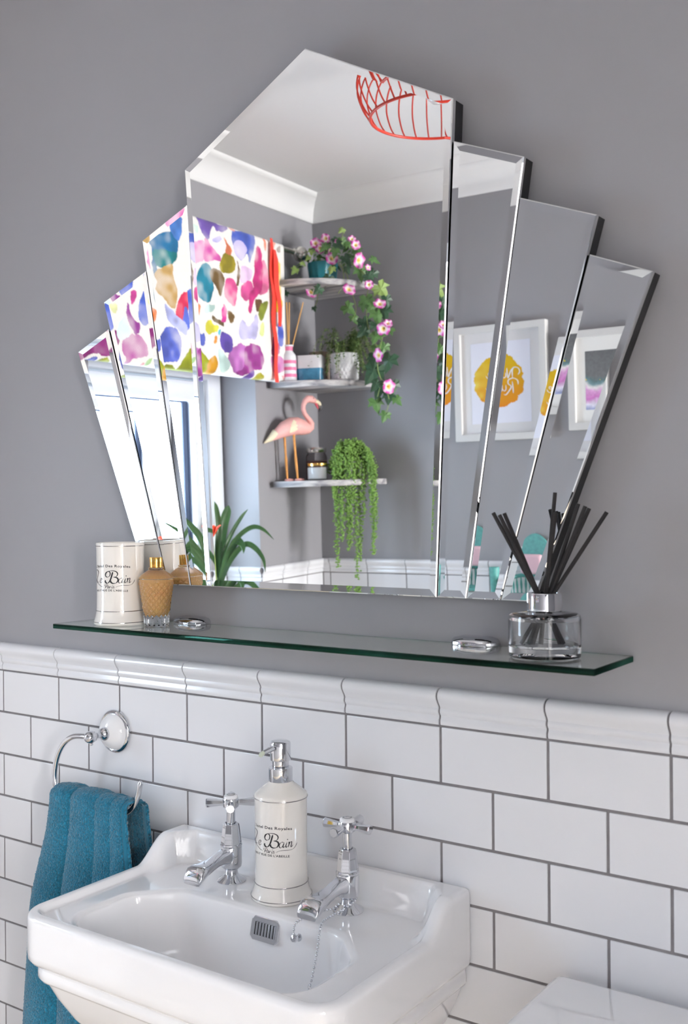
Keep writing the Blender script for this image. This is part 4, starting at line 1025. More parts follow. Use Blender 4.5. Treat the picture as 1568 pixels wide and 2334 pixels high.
# ---- roman blind
BL_Y0, BL_Y1, BL_Z0, BL_Z1 = -1.645, -0.665, 1.757, 2.214
bl = fthing('roman_blind', 'white roman blind printed with multicoloured watercolour blots, hung over the window', 'blind', (-0.40, -1.155, BL_Z0))
def blind_mesh():
    nx, nz = 500, 240
    ys = np.linspace(BL_Y0, BL_Y1, nx); zs = np.linspace(BL_Z0, BL_Z1, nz)
    Y, Z = np.meshgrid(ys, zs)
    j1 = vnoise(nz, nx, 22, 1) - 0.5; j2 = vnoise(nz, nx, 22, 2) - 0.5; k1 = vnoise(nz, nx, 6, 3) - 0.5; k2 = vnoise(nz, nx, 6, 4) - 0.5
    Yj = Y + 0.016 * j1 + 0.005 * k1; Zj = Z + 0.016 * j2 + 0.005 * k2
    C = np.ones((nz, nx, 3)) * np.array(srgb(226, 223, 219)[:3])
    tone = 0.55 * vnoise(nz, nx, 40, 5) + 0.45 * vnoise(nz, nx, 12, 6)
    white = np.array(srgb(228, 225, 222)[:3])
    for col, poly in BLOBS:
        pl = closed_smooth(poly)
        m_ = inside(pl, Yj, Zj)
        if not m_.any(): continue
        c = np.array(srgb(*col)[:3]); t = np.clip((tone - 0.5) * 1.5, -0.4, 0.45)
        cc = np.where(t[..., None] > 0, c + (white - c) * t[..., None], c * (1 + t[..., None]))
        C[m_] = cc[m_]
    th = 1 + 0.035 * np.sin(Y * 2600) * np.sin(Z * 2400) + 0.05 * (vnoise(nz, nx, 2, 9) - 0.5)
    C = np.clip(C * th[..., None], 0, 1)
    X = 0.003 * np.sin((Y + 1.6) * 9) * np.clip((BL_Z1 - Z) / 0.3, 0, 1) + 0.004 * np.sin(Y * 4 + Z * 3)
    e = np.clip((Z - (BL_Z1 - 0.014)) / 0.014, 0, 1); X = X - 0.012 * (1 - np.sqrt(np.maximum(1 - e * e, 0)))     # turns over the rod
    e2 = np.clip((BL_Z0 + 0.018 - Z) / 0.018, 0, 1); X = X - 0.018 * (1 - np.sqrt(np.maximum(1 - e2 * e2, 0)))    # rolled lower edge
    me = pydata('printed_fabric', np.stack([X, Y + 1.155, Z - BL_Z0], -1).reshape(-1, 3), grid_faces(nx, nz))
    setcol(me, C.reshape(-1, 3)); return me
fb = obj('printed_fabric', blind_mesh(), 'fabric_print', bl, True)
fb.modifiers.new('thick', 'SOLIDIFY').thickness = 0.003
def strip_mesh(name, pts, wid, thick=0.0015):
    """vertical ribbon in yz with centre line pts (x,y,z) and half widths"""
    v = []; f = []
    for (x, y, z), w in zip(pts, wid):
        v += [(x, y - w, z), (x + thick, y - w, z), (x + thick, y + w, z), (x, y + w, z)]
    n = len(pts)
    for i in range(n - 1):
        for k in range(4): f.append((i * 4 + k, i * 4 + (k + 1) % 4, (i + 1) * 4 + (k + 1) % 4, (i + 1) * 4 + k))
    f += [(0, 1, 2, 3), tuple(range(4 * n - 1, 4 * n - 5, -1))]
    return smooth_by_angle(fixnormals(pydata(name, v, f)), 40)
ry = -1.555 + 1.155
def ribpts(z0, z1, n, ya, yb, amp):
    return [(0.009 + 0.003 * math.sin(k * 1.3), ya + (yb - ya) * k / (n - 1) + amp * math.sin(k * 0.9), z0 + (z1 - z0) * k / (n - 1) - BL_Z0) for k in range(n)]
obj('ribbon', strip_mesh('ribbon', ribpts(2.216, 1.752, 16, ry - 0.004, ry - 0.012, 0.002), [0.006, 0.0075, 0.010, 0.012, 0.013, 0.013, 0.012, 0.011, 0.011, 0.010, 0.010, 0.010, 0.009, 0.009, 0.010, 0.010]), 'ribbon_red', bl)
obj('ribbon_tail', strip_mesh('ribbon_tail', [(p[0] + 0.006, p[1], p[2]) for p in ribpts(2.180, 1.935, 9, ry - 0.012, ry - 0.034, 0.001)], [0.006, 0.012, 0.013, 0.0135, 0.013, 0.012, 0.011, 0.010, 0.008]), 'ribbon_red', bl)

rod = fthing('curtain_rod', 'brushed steel curtain rod with ball end carrying the printed blind', 'curtain rod', (-0.413, -1.18, 2.203))
obj('pole', tube('pole', [(0, -0.535, 0.0), (0, 0.55, 0.0)], 0.0085, 20), 'satin_steel', rod)
fin = [(0.0, -0.006), (0.0085, -0.006), (0.0095, 0.004), (0.0125, 0.006), (0.0125, 0.012), (0.0080, 0.014), (0.0075, 0.019), (0.0115, 0.021), (0.0115, 0.025)]
fin += [(0.026 * math.cos(a), 0.049 + 0.026 * math.sin(a)) for a in np.linspace(-1.1, 1.45, 14)] + [(0.0, 0.0752)]
f1 = obj('ball_finial', lathe('ball_finial', fin, 36, False, 40), 'satin_steel', rod); f1.location = (0, -0.535, 0); f1.rotation_euler = (R(90), 0, 0)
f2 = obj('ball_finial', lathe('ball_finial', fin, 36, False, 40), 'satin_steel', rod); f2.location = (0, 0.55, 0); f2.rotation_euler = (R(-90), 0, 0)
for yy in (-0.50, 0.52):
    b_ = Acc(); b_.add(tube_data([(-0.053, yy, 0), (0.0, yy, 0.0)], 0.006, 12)); v_, f_ = tube_data([(-0.053, yy, 0), (-0.047, yy, 0)], 0.02, 24); b_.add((v_, f_))
    obj('bracket', b_.mesh('bracket'), 'satin_steel', rod)

# ---- corner shelves
def shelf_poly():
    a, b = 0.312, 0.272
    pts = [(0, 0), (b, 0), (b, 0.028)]
    for t in np.linspace(0, 1, 15)[1:-1]:
        th = t * math.pi / 2
        pts.append((0.028 + (b - 0.028) * math.cos(th) ** 0.95, 0.028 + (a - 0.028) * math.sin(th) ** 0.95))
    pts += [(0.032, a), (0.012, a - 0.002), (0, a - 0.012)]
    return pts
SHELF = (1.430, 1.760, 2.092)
shelf_me = prism_z('board', shelf_poly(), -0.020, 0.0, 0.003)
names = ['lowest grey wood corner shelf holding the flamingo and jars', 'middle grey wood corner shelf holding planters and striped bottle', 'topmost grey wood corner shelf under the flowering trailing plant']
for z, lb in zip(SHELF, names):
    s_ = obj('corner_shelf', shelf_me, 'wood_grey'); s_.location = far(-L, -D, z); s_.rotation_euler = (0, 0, GAM)
    tag(s_, lb, 'shelf', 'grey corner shelves')

# ---- ivy with pink flowers in a teal pot
def leaf_outline():
    pts = [(0, 0.0), (0.16, 0.16), (0.42, 0.10), (0.36, -0.10), (0.52, -0.36), (0.26, -0.34), (0.20, -0.56), (0.0, -0.92)]
    return pts + [(-x, y) for x, y in pts[-2:0:-1]]
def ivy_leaf(name, m, curl):
    o_ = leaf_outline(); v = [(0, -0.28, 0.06)] + [(x, y, -curl * (x * x) * 1.4 - 0.10 * (y + 0.3) ** 2 + (0.04 if k % 2 else -0.02)) for k, (x, y) in enumerate(o_)]
    v += [(x, y, z - 0.012) for x, y, z in v]; n = len(o_); h = n + 1
    f = [(0, 1 + k, 1 + (k + 1) % n) for k in range(n)] + [(h, h + 1 + (k + 1) % n, h + 1 + k) for k in range(n)] + [(1 + k, h + 1 + k, h + 1 + (k + 1) % n, 1 + (k + 1) % n) for k in range(n)]
    me = fixnormals(pydata(name, v, f)); me.materials.append(MATS[m]); return me
LEAFM = [ivy_leaf('leaf_dark', 'leaf_dark', 0.30), ivy_leaf('leaf_mid', 'leaf_mid', 0.22), ivy_leaf('leaf_light', 'leaf_light', 0.5)]
def flower_mesh():
    n = 30; prof = [(0.03, -0.42), (0.06, -0.25), (0.12, -0.08), (0.24, 0.02), (0.38, 0.05), (0.50, 0.02)]
    cols = [(150, 170, 90), (226, 214, 160), (246, 228, 150), (242, 222, 238), (206, 88, 174), (172, 38, 130)]
    v = []; c = []
    for j, (r_, z) in enumerate(prof):
        for i in range(n):
            a = 2 * math.pi * i / n; lob = 1 + (0.05 * math.cos(5 * a) + 0.03 * math.cos(11 * a)) * (j / 5) ** 2
            v.append((r_ * lob * math.cos(a), r_ * lob * math.sin(a), z + 0.06 * math.cos(5 * a + 1) * (j / 5) ** 3)); 
            cc = np.array(srgb(*cols[j])[:3])
            if j >= 4 and i % 6 in (0, 1): cc = cc * 0.5 + np.array(srgb(244, 220, 236)[:3]) * 0.5
            c.append(cc)
    f = grid_faces(n, len(prof), True)
    # small yellow centre
    o = len(v); v += [(0.06 * math.cos(k * 1.2566), 0.06 * math.sin(k * 1.2566), 0.0) for k in range(5)] + [(0, 0, 0.06)]
    c += [np.array(srgb(226, 180, 60)[:3])] * 6; f += [(o + k, o + (k + 1) % 5, o + 5) for k in range(5)]
    me = pydata('flower', v, f); setcol(me, np.array(c)); me.materials.append(MATS['petal'])
    me.polygons.foreach_set('use_smooth', [True] * len(me.polygons)); return me
FLM = flower_mesh()
def orient(o, normal, roll):
    z = Vector(normal).normalized(); up = Vector((0, 0, 1)); y = (up - z * up.dot(z)).normalized(); x = y.cross(z)
    o.rotation_mode = 'QUATERNION'
    o.rotation_quaternion = Matrix((x, y, z)).transposed().to_quaternion() @ Matrix.Rotation(roll, 3, 'Z').to_quaternion()
IP = (-0.347, -1.80, SHELF[2])
iv_ = fthing('trailing_ivy', 'trailing artificial ivy with pink flowers in a teal pot on the topmost shelf', 'plant', IP)
pot = []
def teal_pot():
    prof = [(0.036, 0.0), (0.0375, 0.002), (0.044, 0.070), (0.0445, 0.076), (0.042, 0.076), (0.040, 0.066), (0.0, 0.064)]
    n = 56; v = []
    for r_, z in prof:
        for i in range(n):
            a = 2 * math.pi * i / n; w = 1 + 0.03 * math.cos(14 * a) * (z < 0.075)
            v.append((r_ * w * math.cos(a), r_ * w * math.sin(a), z))
    f = grid_faces(n, len(prof), True); f.append(tuple(range(n - 1, -1, -1))); return smooth_by_angle(pydata('pot', v, f), 50)
obj('pot', teal_pot(), 'teal_pot', iv_).scale = (1.16, 1.16, 1.0)
rr = random.Random(5)
for k, path in enumerate(VINES):
    pts = [(x - IP[0], y - IP[1], z - IP[2]) for x, y, z in path]
    pts = [(p[0] , max(p[1], -0.10), p[2]) for p in pts]
    obj('vine', tube('vine', catmull(pts, 5), 0.0014, 6), 'stem_green', iv_)
for x, y, z, s_, t in LEAVES:
    o = bpy.data.objects.new('leaf', LEAFM[t]); COL.objects.link(o); o.parent = iv_
    s2 = s_ * (1.6 if t != 2 else 1.45); y2 = y
    if x < -0.20 and 2.03 < z < 2.20: y2 = -1.728 if z > 2.06 else -1.66          # in front of the pot and the shelf edge
    o.location = (x - IP[0], y2 - IP[1], z - IP[2] + 0.35 * s2); o.scale = (s2, s2, s2)
    orient(o, VIEW + Vector((rr.uniform(-.5, .5), rr.uniform(-.35, .35), rr.uniform(-.1, .55))), rr.uniform(-0.9, 0.9))
for x, y, z, s_ in FLOWERS:
    o = bpy.data.objects.new('flower', FLM); COL.objects.link(o); o.parent = iv_
    o.location = (x - IP[0], y - IP[1], z - IP[2]); o.scale = (s_ * 1.38,) * 3
    orient(o, VIEW + Vector((rr.uniform(-.9, .9), rr.uniform(-.6, .5), rr.uniform(-.4, .5))), rr.uniform(0, 3))
fo_ = Acc()                                                      # extra small foliage filling the crown
for k in range(90):
    c = np.array([rr.uniform(-0.055, 0.13), rr.uniform(-0.045, 0.045), rr.uniform(0.06, 0.145)]); s2 = rr.uniform(0.012, 0.022)
    a = rr.uniform(0, 6.28); d = np.array([math.cos(a), math.sin(a), rr.uniform(-.6, .3)]); d /= np.linalg.norm(d); w = np.cross(d, [0, 0, 1]); w /= np.linalg.norm(w)
    fo_.add(([tuple(c), tuple(c + d * s2 + w * s2 * .5), tuple(c + d * s2 * 2.0 - np.array([0, 0, s2 * .5])), tuple(c + d * s2 - w * s2 * .5), tuple(c + d * s2 + np.array([0, 0, s2 * .25]))], [(0, 1, 4), (1, 2, 4), (2, 3, 4), (3, 0, 4)]))
fo = obj('small_foliage', pydata('small_foliage', fo_.v, fo_.f), 'leaf_mid', iv_); fo['kind'] = 'stuff'

# ---- pink striped bottle with reeds
pb = fthing('striped_diffuser', 'pink and white striped glass bottle with wooden reeds beside the blind', 'diffuser', (-0.40, -1.655, SHELF[1]))
bp_ = [(0.0, 0.0), (0.0205, 0.0), (0.0215, 0.002), (0.0215, 0.072), (0.0200, 0.080), (0.0135, 0.088), (0.0118, 0.092), (0.0118, 0.104), (0.0150, 0.105), (0.0150, 0.1085), (0.009, 0.1085), (0.008, 0.09)]
pb.scale = (1.12, 1.12, 1.12)
obj('bottle', lathe('bottle', bp_, 40, False, 40), 'pink_glass_white', pb)
for z in (0.018, 0.038, 0.058):
    obj('pink_stripe', lathe('pink_stripe', [(0.0212, z - 0.005), (0.0219, z - 0.0047), (0.0219, z + 0.0047), (0.0212, z + 0.005)], 40, False), 'pink', pb)
obj('pink_stripe', lathe('pink_stripe', [(0.0116, 0.0915), (0.0122, 0.092), (0.0122, 0.1035), (0.0116, 0.104)], 40, False), 'pink', pb)
for dx, dy in ((-0.005, -0.002), (0.001, 0.004), (0.007, -0.001), (0.040, -0.026), (-0.016, 0.016)):
    obj('reed', tube('reed', [(-dx * 0.3, -dy * 0.3, 0.012), (dx, dy, 0.235)], 0.0018, 7), 'reed_wood', pb)

# ---- blue and white footed planter
bp2 = fthing('footed_planter', 'square planter glazed white above blue on small feet, middle shelf', 'planter', (-0.376, -1.752, SHELF[1]), rot=R(-22))
def square_pot(name, z0, z1, w0, w1, r, m, parent, inner=True):
    def ring(w, z):
        out = []
        for cxn, cyn, a0 in ((1, 1, 0), (-1, 1, 90), (-1, -1, 180), (1, -1, 270)):
            for k in range(6):
                a = R(a0 + 18 * k); out.append((cxn * (w - r) + r * math.cos(a), cyn * (w - r) + r * math.sin(a), z))
        return out
    rs = [ring(w0, z0), ring(w1, z1)]
    if inner: rs += [ring(w1 - 0.004, z1), ring(w1 - 0.005, z1 - 0.012)]
    v = [p for q in rs for p in q]; f = grid_faces(24, len(rs), True); f.append(tuple(range(23, -1, -1))); f.append(tuple((len(rs) - 1) * 24 + k for k in range(24)))
    return obj(name, smooth_by_angle(pydata(name, v, f), 35), m, parent)
bp2.scale = (1.12, 1.12, 1.03)
square_pot('lower_glaze', 0.008, 0.046, 0.0385, 0.0395, 0.010, 'blue_glaze', bp2, False)
square_pot('upper_glaze', 0.046, 0.088, 0.0392, 0.0392, 0.010, 'white_gloss', bp2)
for sx in (-1, 1):
    for sy in (-1, 1):
        obj('foot', lathe('foot', [(0.006, 0.0), (0.008, 0.001), (0.010, 0.010)], 16), 'blue_glaze', bp2).location = (sx * 0.027, sy * 0.027, 0)
cj = fthing('lidded_pot', 'small beige pot half hidden behind the blue and white planter', 'pot', (-0.405, -1.855, SHELF[1]))
obj('body', lathe('body', [(0.0, 0.0), (0.030, 0.0), (0.034, 0.004), (0.036, 0.100), (0.0, 0.100)], 36, False), 'terracotta', cj)
obj('lid', lathe('lid', [(0.0, 0.100), (0.0365, 0.100), (0.0365, 0.112), (0.034, 0.116), (0.0, 0.116)], 36, False), 'terracotta', cj)

# ---- white dimpled pot with small leafed plant
wp = fthing('dimpled_planter', 'white planter with quilted relief holding a small-leaved green plant, middle shelf', 'plant', (-0.272, -1.80, SHELF[1]))
def dimple_pot():
    n, m = 144, 60; zz = np.linspace(0, 0.094, m); v = []
    for j in range(m):
        base = 0.044 + 0.004 * math.sin(min(zz[j] / 0.094, 1) * math.pi * 0.55) - (0.006 * (1 - zz[j] / 0.010) ** 2 if zz[j] < 0.010 else 0)
        for i in range(n):
            a = 2 * math.pi * i / n; ph = zz[j] / 0.0125 * math.pi
            d = abs(math.cos(11 * a + ph * 0.5)) * abs(math.cos(11 * a - ph * 0.5)); w = 1.0 if 0.006 < zz[j] < 0.088 else 0.0
            r_ = base + 0.0024 * d * w; v.append((r_ * math.cos(a), r_ * math.sin(a), zz[j]))
    o = len(v)
    for r_, z in ((0.0445, 0.0955), (0.042, 0.094), (0.041, 0.082)):
        for i in range(n): v.append((r_ * math.cos(2 * math.pi * i / n), r_ * math.sin(2 * math.pi * i / n), z))
    f = grid_faces(n, m + 3, True); f.append(tuple(range(n - 1, -1, -1))); f.append(tuple((m + 2) * n + k for k in range(n)))
    return smooth_by_angle(pydata('pot', v, f), 60)
obj('pot', dimple_pot(), 'white_gloss', wp)
ac = Acc(); st = Acc(); r2 = random.Random(11)
for k in range(46):
    a = r2.uniform(0, 6.28); ln = r2.uniform(0.05, 0.14); up = r2.uniform(0.03, 0.09)
    p0 = np.array([0.03 * math.cos(a) * r2.random(), 0.03 * math.sin(a) * r2.random(), 0.088])
    dr_ = np.array([math.cos(a), math.sin(a), 0]); end = p0 + dr_ * ln * 0.75 + np.array([0, 0, up - ln * 0.75])
    if k < 6:                                                     # the stems that trail over the front
        dr_ = np.array([0.1 - 0.8 * (k % 2), 0.9, 0]); dr_ /= np.linalg.norm(dr_); end = p0 + dr_ * 0.055 + np.array([-0.02 + 0.007 * k, 0, -0.05 - 0.006 * k])
    elif k < 14:
        dr_ = np.array([0.95, 0.2, 0]); end = p0 + dr_ * (0.06 + 0.01 * (k % 5)) + np.array([0, 0, 0.05 - 0.02 * (k - 6)])
    mid = p0 + dr_ * ln * 0.45 + np.array([0, 0, up])
    if abs(end[1]) > 0.1: end[1] = math.copysign(0.1, end[1])
    mid[1] = max(mid[1], -0.09); end[1] = max(end[1], -0.095)
    P = catmull([p0, mid, end], 12); st.add(tube_data(P, 0.0006, 4))
    for p in P[3:]:
        for q in range(3):
            c = p + np.array([r2.gauss(0, 0.004), r2.gauss(0, 0.004), r2.gauss(0, 0.004)]); s2 = r2.uniform(0.0028, 0.0046)
            d = np.array([r2.gauss(0, 1), r2.gauss(0, 1), r2.gauss(0, 0.6)]); d /= np.linalg.norm(d); w = np.cross(d, [0.2, 0.3, 1]); w /= np.linalg.norm(w)
            ac.add(([tuple(c - d * s2), tuple(c + w * s2), tuple(c + d * s2), tuple(c - w * s2)], [(0, 1, 2, 3)]))
obj('stems', pydata('stems', st.v, st.f), 'stem_green', wp)
fo = obj('small_leaves', pydata('small_leaves', ac.v, ac.f), 'fern', wp); fo['kind'] = 'stuff'

# ---- flamingo
fl = fthing('flamingo_figurine', 'pink painted wooden flamingo figurine standing on the lowest corner shelf', 'figurine', (-0.398, -1.682, SHELF[0]))
HD = Vector((0.52, -0.854, 0)); SD = Vector((0.854, 0.52, 0))
def fp(s, z, w=0.0): return HD * s + SD * w + Vector((0, 0, z))
def flamingo_body():
    # body sections then neck and head, one continuous lofted skin
    sec = [(-0.108, 0.132, 0.002, 0.003), (-0.095, 0.141, 0.008, 0.008), (-0.075, 0.156, 0.017, 0.017), (-0.050, 0.172, 0.026, 0.026), (-0.022, 0.182, 0.031, 0.031), (0.006, 0.184, 0.032, 0.030), (0.030, 0.179, 0.028, 0.025), (0.046, 0.176, 0.020, 0.018), (0.056, 0.181, 0.0125, 0.0125), (0.0585, 0.192, 0.0098, 0.0098), (0.052, 0.203, 0.0088, 0.0088), (0.042, 0.214, 0.0082, 0.0082), (0.033, 0.227, 0.0078, 0.0078), (0.029, 0.241, 0.0077, 0.0077), (0.030, 0.255, 0.0080, 0.0080), (0.037, 0.268, 0.0092, 0.0098), (0.048, 0.2755, 0.0115, 0.0128), (0.060, 0.275, 0.0118, 0.0128), (0.070, 0.270, 0.0092, 0.0095), (0.076, 0.266, 0.0066, 0.0066)]
    n = 24; v = []; 
    for i, (s, z, w, h) in enumerate(sec):
        a_, b_ = sec[max(i - 1, 0)], sec[min(i + 1, len(sec) - 1)]
        t = Vector((b_[0] - a_[0], b_[1] - a_[1])).normalized(); nn = Vector((-t.y, t.x))
        if i < 7: nn = Vector((-0.35 * t.y, 1.0)).normalized() if i else nn
        for k in range(n):
            a = 2 * math.pi * k / n
            v.append(fp(s + nn.x * h * math.sin(a), z + nn.y * h * math.sin(a), w * math.cos(a)))
    f = grid_faces(n, len(sec), True); f.append(tuple(range(n - 1, -1, -1))); f.append(tuple((len(sec) - 1) * n + k for k in range(n)))
    return smooth_by_angle(fixnormals(pydata('body', v, f)), 80)
bd = obj('body', flamingo_body(), 'flamingo_pink', fl)
def blade(name, pts, w, m, side):
    v, f = [], []
    n = len(pts)
    for off in (0.0, 0.003):
        for s, z, ww in pts: v.append(fp(s, z, side * (ww + off)))
    f = [tuple(range(n)), tuple(range(2 * n - 1, n - 1, -1))] + [(i, i + n, (i + 1) % n + n, (i + 1) % n) for i in range(n)]
    return obj(name, fixnormals(pydata(name, v, f)), m, fl)
for sd in (-1, 1):
    blade('wing_feathers', [(-0.020, 0.204, 0.0235), (-0.012, 0.196, 0.0285), (-0.016, 0.190, 0.0305), (-0.009, 0.184, 0.0320), (-0.014, 0.178, 0.0318), (-0.008, 0.172, 0.0310), (-0.018, 0.164, 0.0270), (-0.036, 0.160, 0.0240), (-0.034, 0.176, 0.0290), (-0.028, 0.192, 0.0265)], 0, 'flamingo_cream', sd)
tv = obj('tail_feathers', tube('tail_feathers', [fp(-0.074, 0.158), fp(-0.095, 0.143), fp(-0.118, 0.128)], [0.0178, 0.0105, 0.002], 16), 'flamingo_cream', fl)
for s0, s1, w in ((-0.040, -0.034, -0.008), (-0.014, -0.004, 0.010)):
    obj('leg', tube('leg', [fp(s0, 0.160, w), fp(s0 + (s1 - s0) * 0.45, 0.085, w), fp(s0 + (s1 - s0) * 0.5, 0.075, w), fp(s1, 0.006, w)], [0.0042, 0.0036, 0.0046, 0.0034], 12), 'flamingo_leg', fl)
    ft = obj('foot', lathe('foot', [(0.0, 0.0), (0.009, 0.0), (0.0105, 0.003), (0.009, 0.007), (0.0, 0.009)], 20, False, 60), 'flamingo_pink', fl)
    ft.location = fp(s1 + 0.007, 0.0, w); ft.scale = (1.0, 1.7, 1.0); ft.rotation_euler = (0, 0, math.atan2(HD.y, HD.x) + math.pi / 2)
bk_ = obj('beak', tube('beak', [fp(0.072, 0.268), fp(0.082, 0.267), fp(0.090, 0.261), fp(0.094, 0.252), fp(0.092, 0.245)], [0.0072, 0.0070, 0.0060, 0.0048, 0.0036], 14), 'flamingo_cream', fl)
obj('beak_tip', tube('beak_tip', [fp(0.0945, 0.254), fp(0.0945, 0.247), fp(0.091, 0.238), fp(0.086, 0.232)], [0.0056, 0.0052, 0.0040, 0.0012], 14), 'beak_black', fl)
obj('lower_bill', tube('lower_bill', [fp(0.076, 0.261), fp(0.081, 0.252), fp(0.085, 0.242)], [0.0042, 0.0036, 0.0014], 12), 'beak_red', fl)
for sd in (-1, 1):
    e_ = obj('eye', lathe('eye', [(0, -0.0008), (0.0018, -0.0008), (0.0016, 0.0012), (0, 0.0016)], 12, False), 'beak_black', fl)
    e_.location = fp(0.064, 0.2775, sd * 0.0112); orient(e_, SD * sd, 0)

# ---- jars
lj = fthing('lidded_candle_jar', 'tall dark glass jar with grey metal lid holding pink wax, lowest shelf', 'jar', (-0.392, -1.795, SHELF[0]))
obj('glass', lathe('glass', [(0.0, 0.0), (0.033, 0.0), (0.0365, 0.004), (0.0365, 0.080), (0.034, 0.088), (0.031, 0.091), (0.031, 0.098), (0.0, 0.098)], 44, False, 40), 'jar_glass', lj)
obj('wax', lathe('wax', [(0.0, 0.004), (0.0335, 0.005), (0.0335, 0.066), (0.0, 0.066)], 40, False, 40), 'candle_pink', lj)
obj('lid', lathe('lid', [(0.0, 0.096), (0.034, 0.096), (0.0345, 0.098), (0.0345, 0.110), (0.0325, 0.113), (0.0, 0.113)], 44, False, 35), 'satin_steel', lj)
sj = fthing('small_candle_jar', 'small glass jar of white candle wax with gold rim in front of the tall jar', 'candle', (-0.335, -1.708, SHELF[0]))
obj('glass', lathe('glass', [(0.0, 0.0), (0.030, 0.0), (0.0325, 0.003), (0.0325, 0.050), (0.0305, 0.050), (0.0305, 0.0445), (0.0, 0.0445)], 44, False, 40), 'clear_glass', sj)
obj('wax', lathe('wax', [(0.0, 0.005), (0.0295, 0.006), (0.0295, 0.043), (0.0, 0.043)], 40, False, 40), 'candle_white', sj)
obj('gold_rim', lathe('gold_rim', [(0.030, 0.0485), (0.0335, 0.0485), (0.034, 0.050), (0.034, 0.056), (0.0325, 0.0575), (0.0, 0.058)], 44, False, 35), 'gold_cap', sj)

# ---- trailing bead plant
pe = fthing('trailing_bead_plant', 'bright green plant with bead-like leaves trailing far below the lowest shelf', 'plant', (-0.262, -1.812, SHELF[0]))
obj('pot', lathe('pot', [(0.0, 0.0), (0.034, 0.0), (0.036, 0.002), (0.044, 0.07), (0.044, 0.075), (0.040, 0.075), (0.039, 0.066), (0.0, 0.066)], 40, False), 'white_matt', pe)
r3 = random.Random(21)
tet = bmesh.new(); bmesh.ops.create_icosphere(tet, subdivisions=1, radius=1.0)
tv_ = [tuple(v.co) for v in tet.verts]; tf_ = [[v.index for v in f.verts] for f in tet.faces]; tet.free()
def bead(acc, c, s):
    ax = r3.random() * 6.28; ca, sa = math.cos(ax), math.sin(ax)
    acc.add(([(c[0] + s * (x * ca - y * sa), c[1] + s * (x * sa + y * ca), c[2] + s * z * 0.72) for x, y, z in tv_], tf_))
LONG = [(-0.045, 0.33), (-0.038, 0.20), (-0.028, 0.14), (-0.018, 0.27), (-0.008, 0.26), (0.004, 0.37), (0.012, 0.31), (0.020, 0.11), (0.030, 0.16), (0.044, 0.29), (0.050, 0.24), (0.056, 0.16), (-0.033, 0.24), (0.0, 0.12), (-0.01, 0.2), (-0.05, 0.10), (0.052, 0.10)]
LAT = Vector((0.84, -0.54, 0))
for k, (lat, drop) in enumerate(LONG + [(r3.uniform(-0.06, 0.06), r3.uniform(-0.02, 0.07)) for _ in range(26)]):
    short = k >= len(LONG)
    a = Vector((LAT * lat)) ; out = VIEW * (r3.uniform(0.035, 0.062) if not short else r3.uniform(-0.03, 0.06))
    p0 = Vector((LAT * lat * 0.4)) + Vector((0, 0, 0.075))
    top = a * 0.95 + out * 0.7 + Vector((0, 0, 0.088 + 0.036 * (1 - (lat / 0.062) ** 2) + r3.uniform(-0.012, 0.022) * (1 if short else 0.5)))
    e1 = a * 1.25 + out * 1.15 + Vector((0, 0, 0.05)); e2 = a * 1.3 + out * 1.2 + Vector((r3.uniform(-.006, .006), r3.uniform(-.006, .006), 0.04 - drop))
    pts = [p0, top, e1, (e1 + e2) / 2 + Vector((r3.uniform(-.005, .005), 0, 0)), e2]
    pts = [Vector((p.x, max(p.y, -0.085), p.z)) for p in pts]
    P = catmull([tuple(p) for p in pts], 16); sa = Acc(); sa.add(tube_data(P, 0.0007, 4))
    s_ = 0; lp = None; tot = sum(np.linalg.norm(P[i + 1] - P[i]) for i in range(len(P) - 1)); run = 0
    for p in P:
        if lp is not None: run += float(np.linalg.norm(p - lp))
        while s_ <= run:
            w_ = 0.0075 if s_ < tot * 0.85 else 0.0055
            for q in range(3):
                bead(sa, (p[0] + r3.gauss(0, w_ * 0.62), p[1] + r3.gauss(0, w_ * 0.62), p[2] + r3.gauss(0, 0.003)), r3.uniform(0.0032, 0.0048))
            s_ += 0.0056
        lp = p
    obj('strand', pydata('strand', sa.v, sa.f), 'pearl', pe, True)

# ---- clivia on the sill
cl = fthing('clivia_plant', 'strappy dark green plant with one orange flower on the window sill', 'plant', (-0.535, -1.385, WZ0 + 0.008))
CLP = (-0.535, -1.385, WZ0 + 0.008)
obj('pot', lathe('pot', [(0.0, 0.0), (0.040, 0.0), (0.043, 0.003), (0.050, 0.072), (0.050, 0.078), (0.046, 0.078), (0.045, 0.068), (0.0, 0.066)], 44, False), 'white_gloss', cl)
def strap(pts, w):
    P = catmull(pts, 7); n = len(P); v = []; f = []
    for i, p in enumerate(P):
        t = P[min(i + 1, n - 1)] - P[max(i - 1, 0)]; t /= np.linalg.norm(t)
        side = np.cross(t, np.array([0.84, 0.54, 0.0])); side /= np.linalg.norm(side) + 1e-9
        nn = np.cross(side, t); fr = i / (n - 1); ww = w / 2 * min(1.0, 0.55 + 1.2 * fr) * (1 - max(0, (fr - 0.62) / 0.38) ** 2.2 * 0.97)
        for a in (-1, -0.5, 0, 0.5, 1): v.append(p + side * ww * a + nn * (abs(a) * ww * 0.35))
        for a in (1, 0.5, 0, -0.5, -1): v.append(p + side * ww * a + nn * (abs(a) * ww * 0.35 - 0.0016))
    for i in range(n - 1):
        for k in range(10): f.append((i * 10 + k, i * 10 + (k + 1) % 10, (i + 1) * 10 + (k + 1) % 10, (i + 1) * 10 + k))
    f += [tuple(range(9, -1, -1)), tuple((n - 1) * 10 + k for k in range(10))]
    return smooth_by_angle(fixnormals(pydata('leaf', v, f)), 70)
for w, path in CLIVIA:
    pts = [(x - CLP[0], y - CLP[1], z - CLP[2]) for x, y, z in path]
    b0 = pts[0]; base = (b0[0] * 0.3, b0[1] * 0.4, 0.066)
    obj('leaf', strap([base] + pts, w * 0.9), 'clivia_leaf', cl)
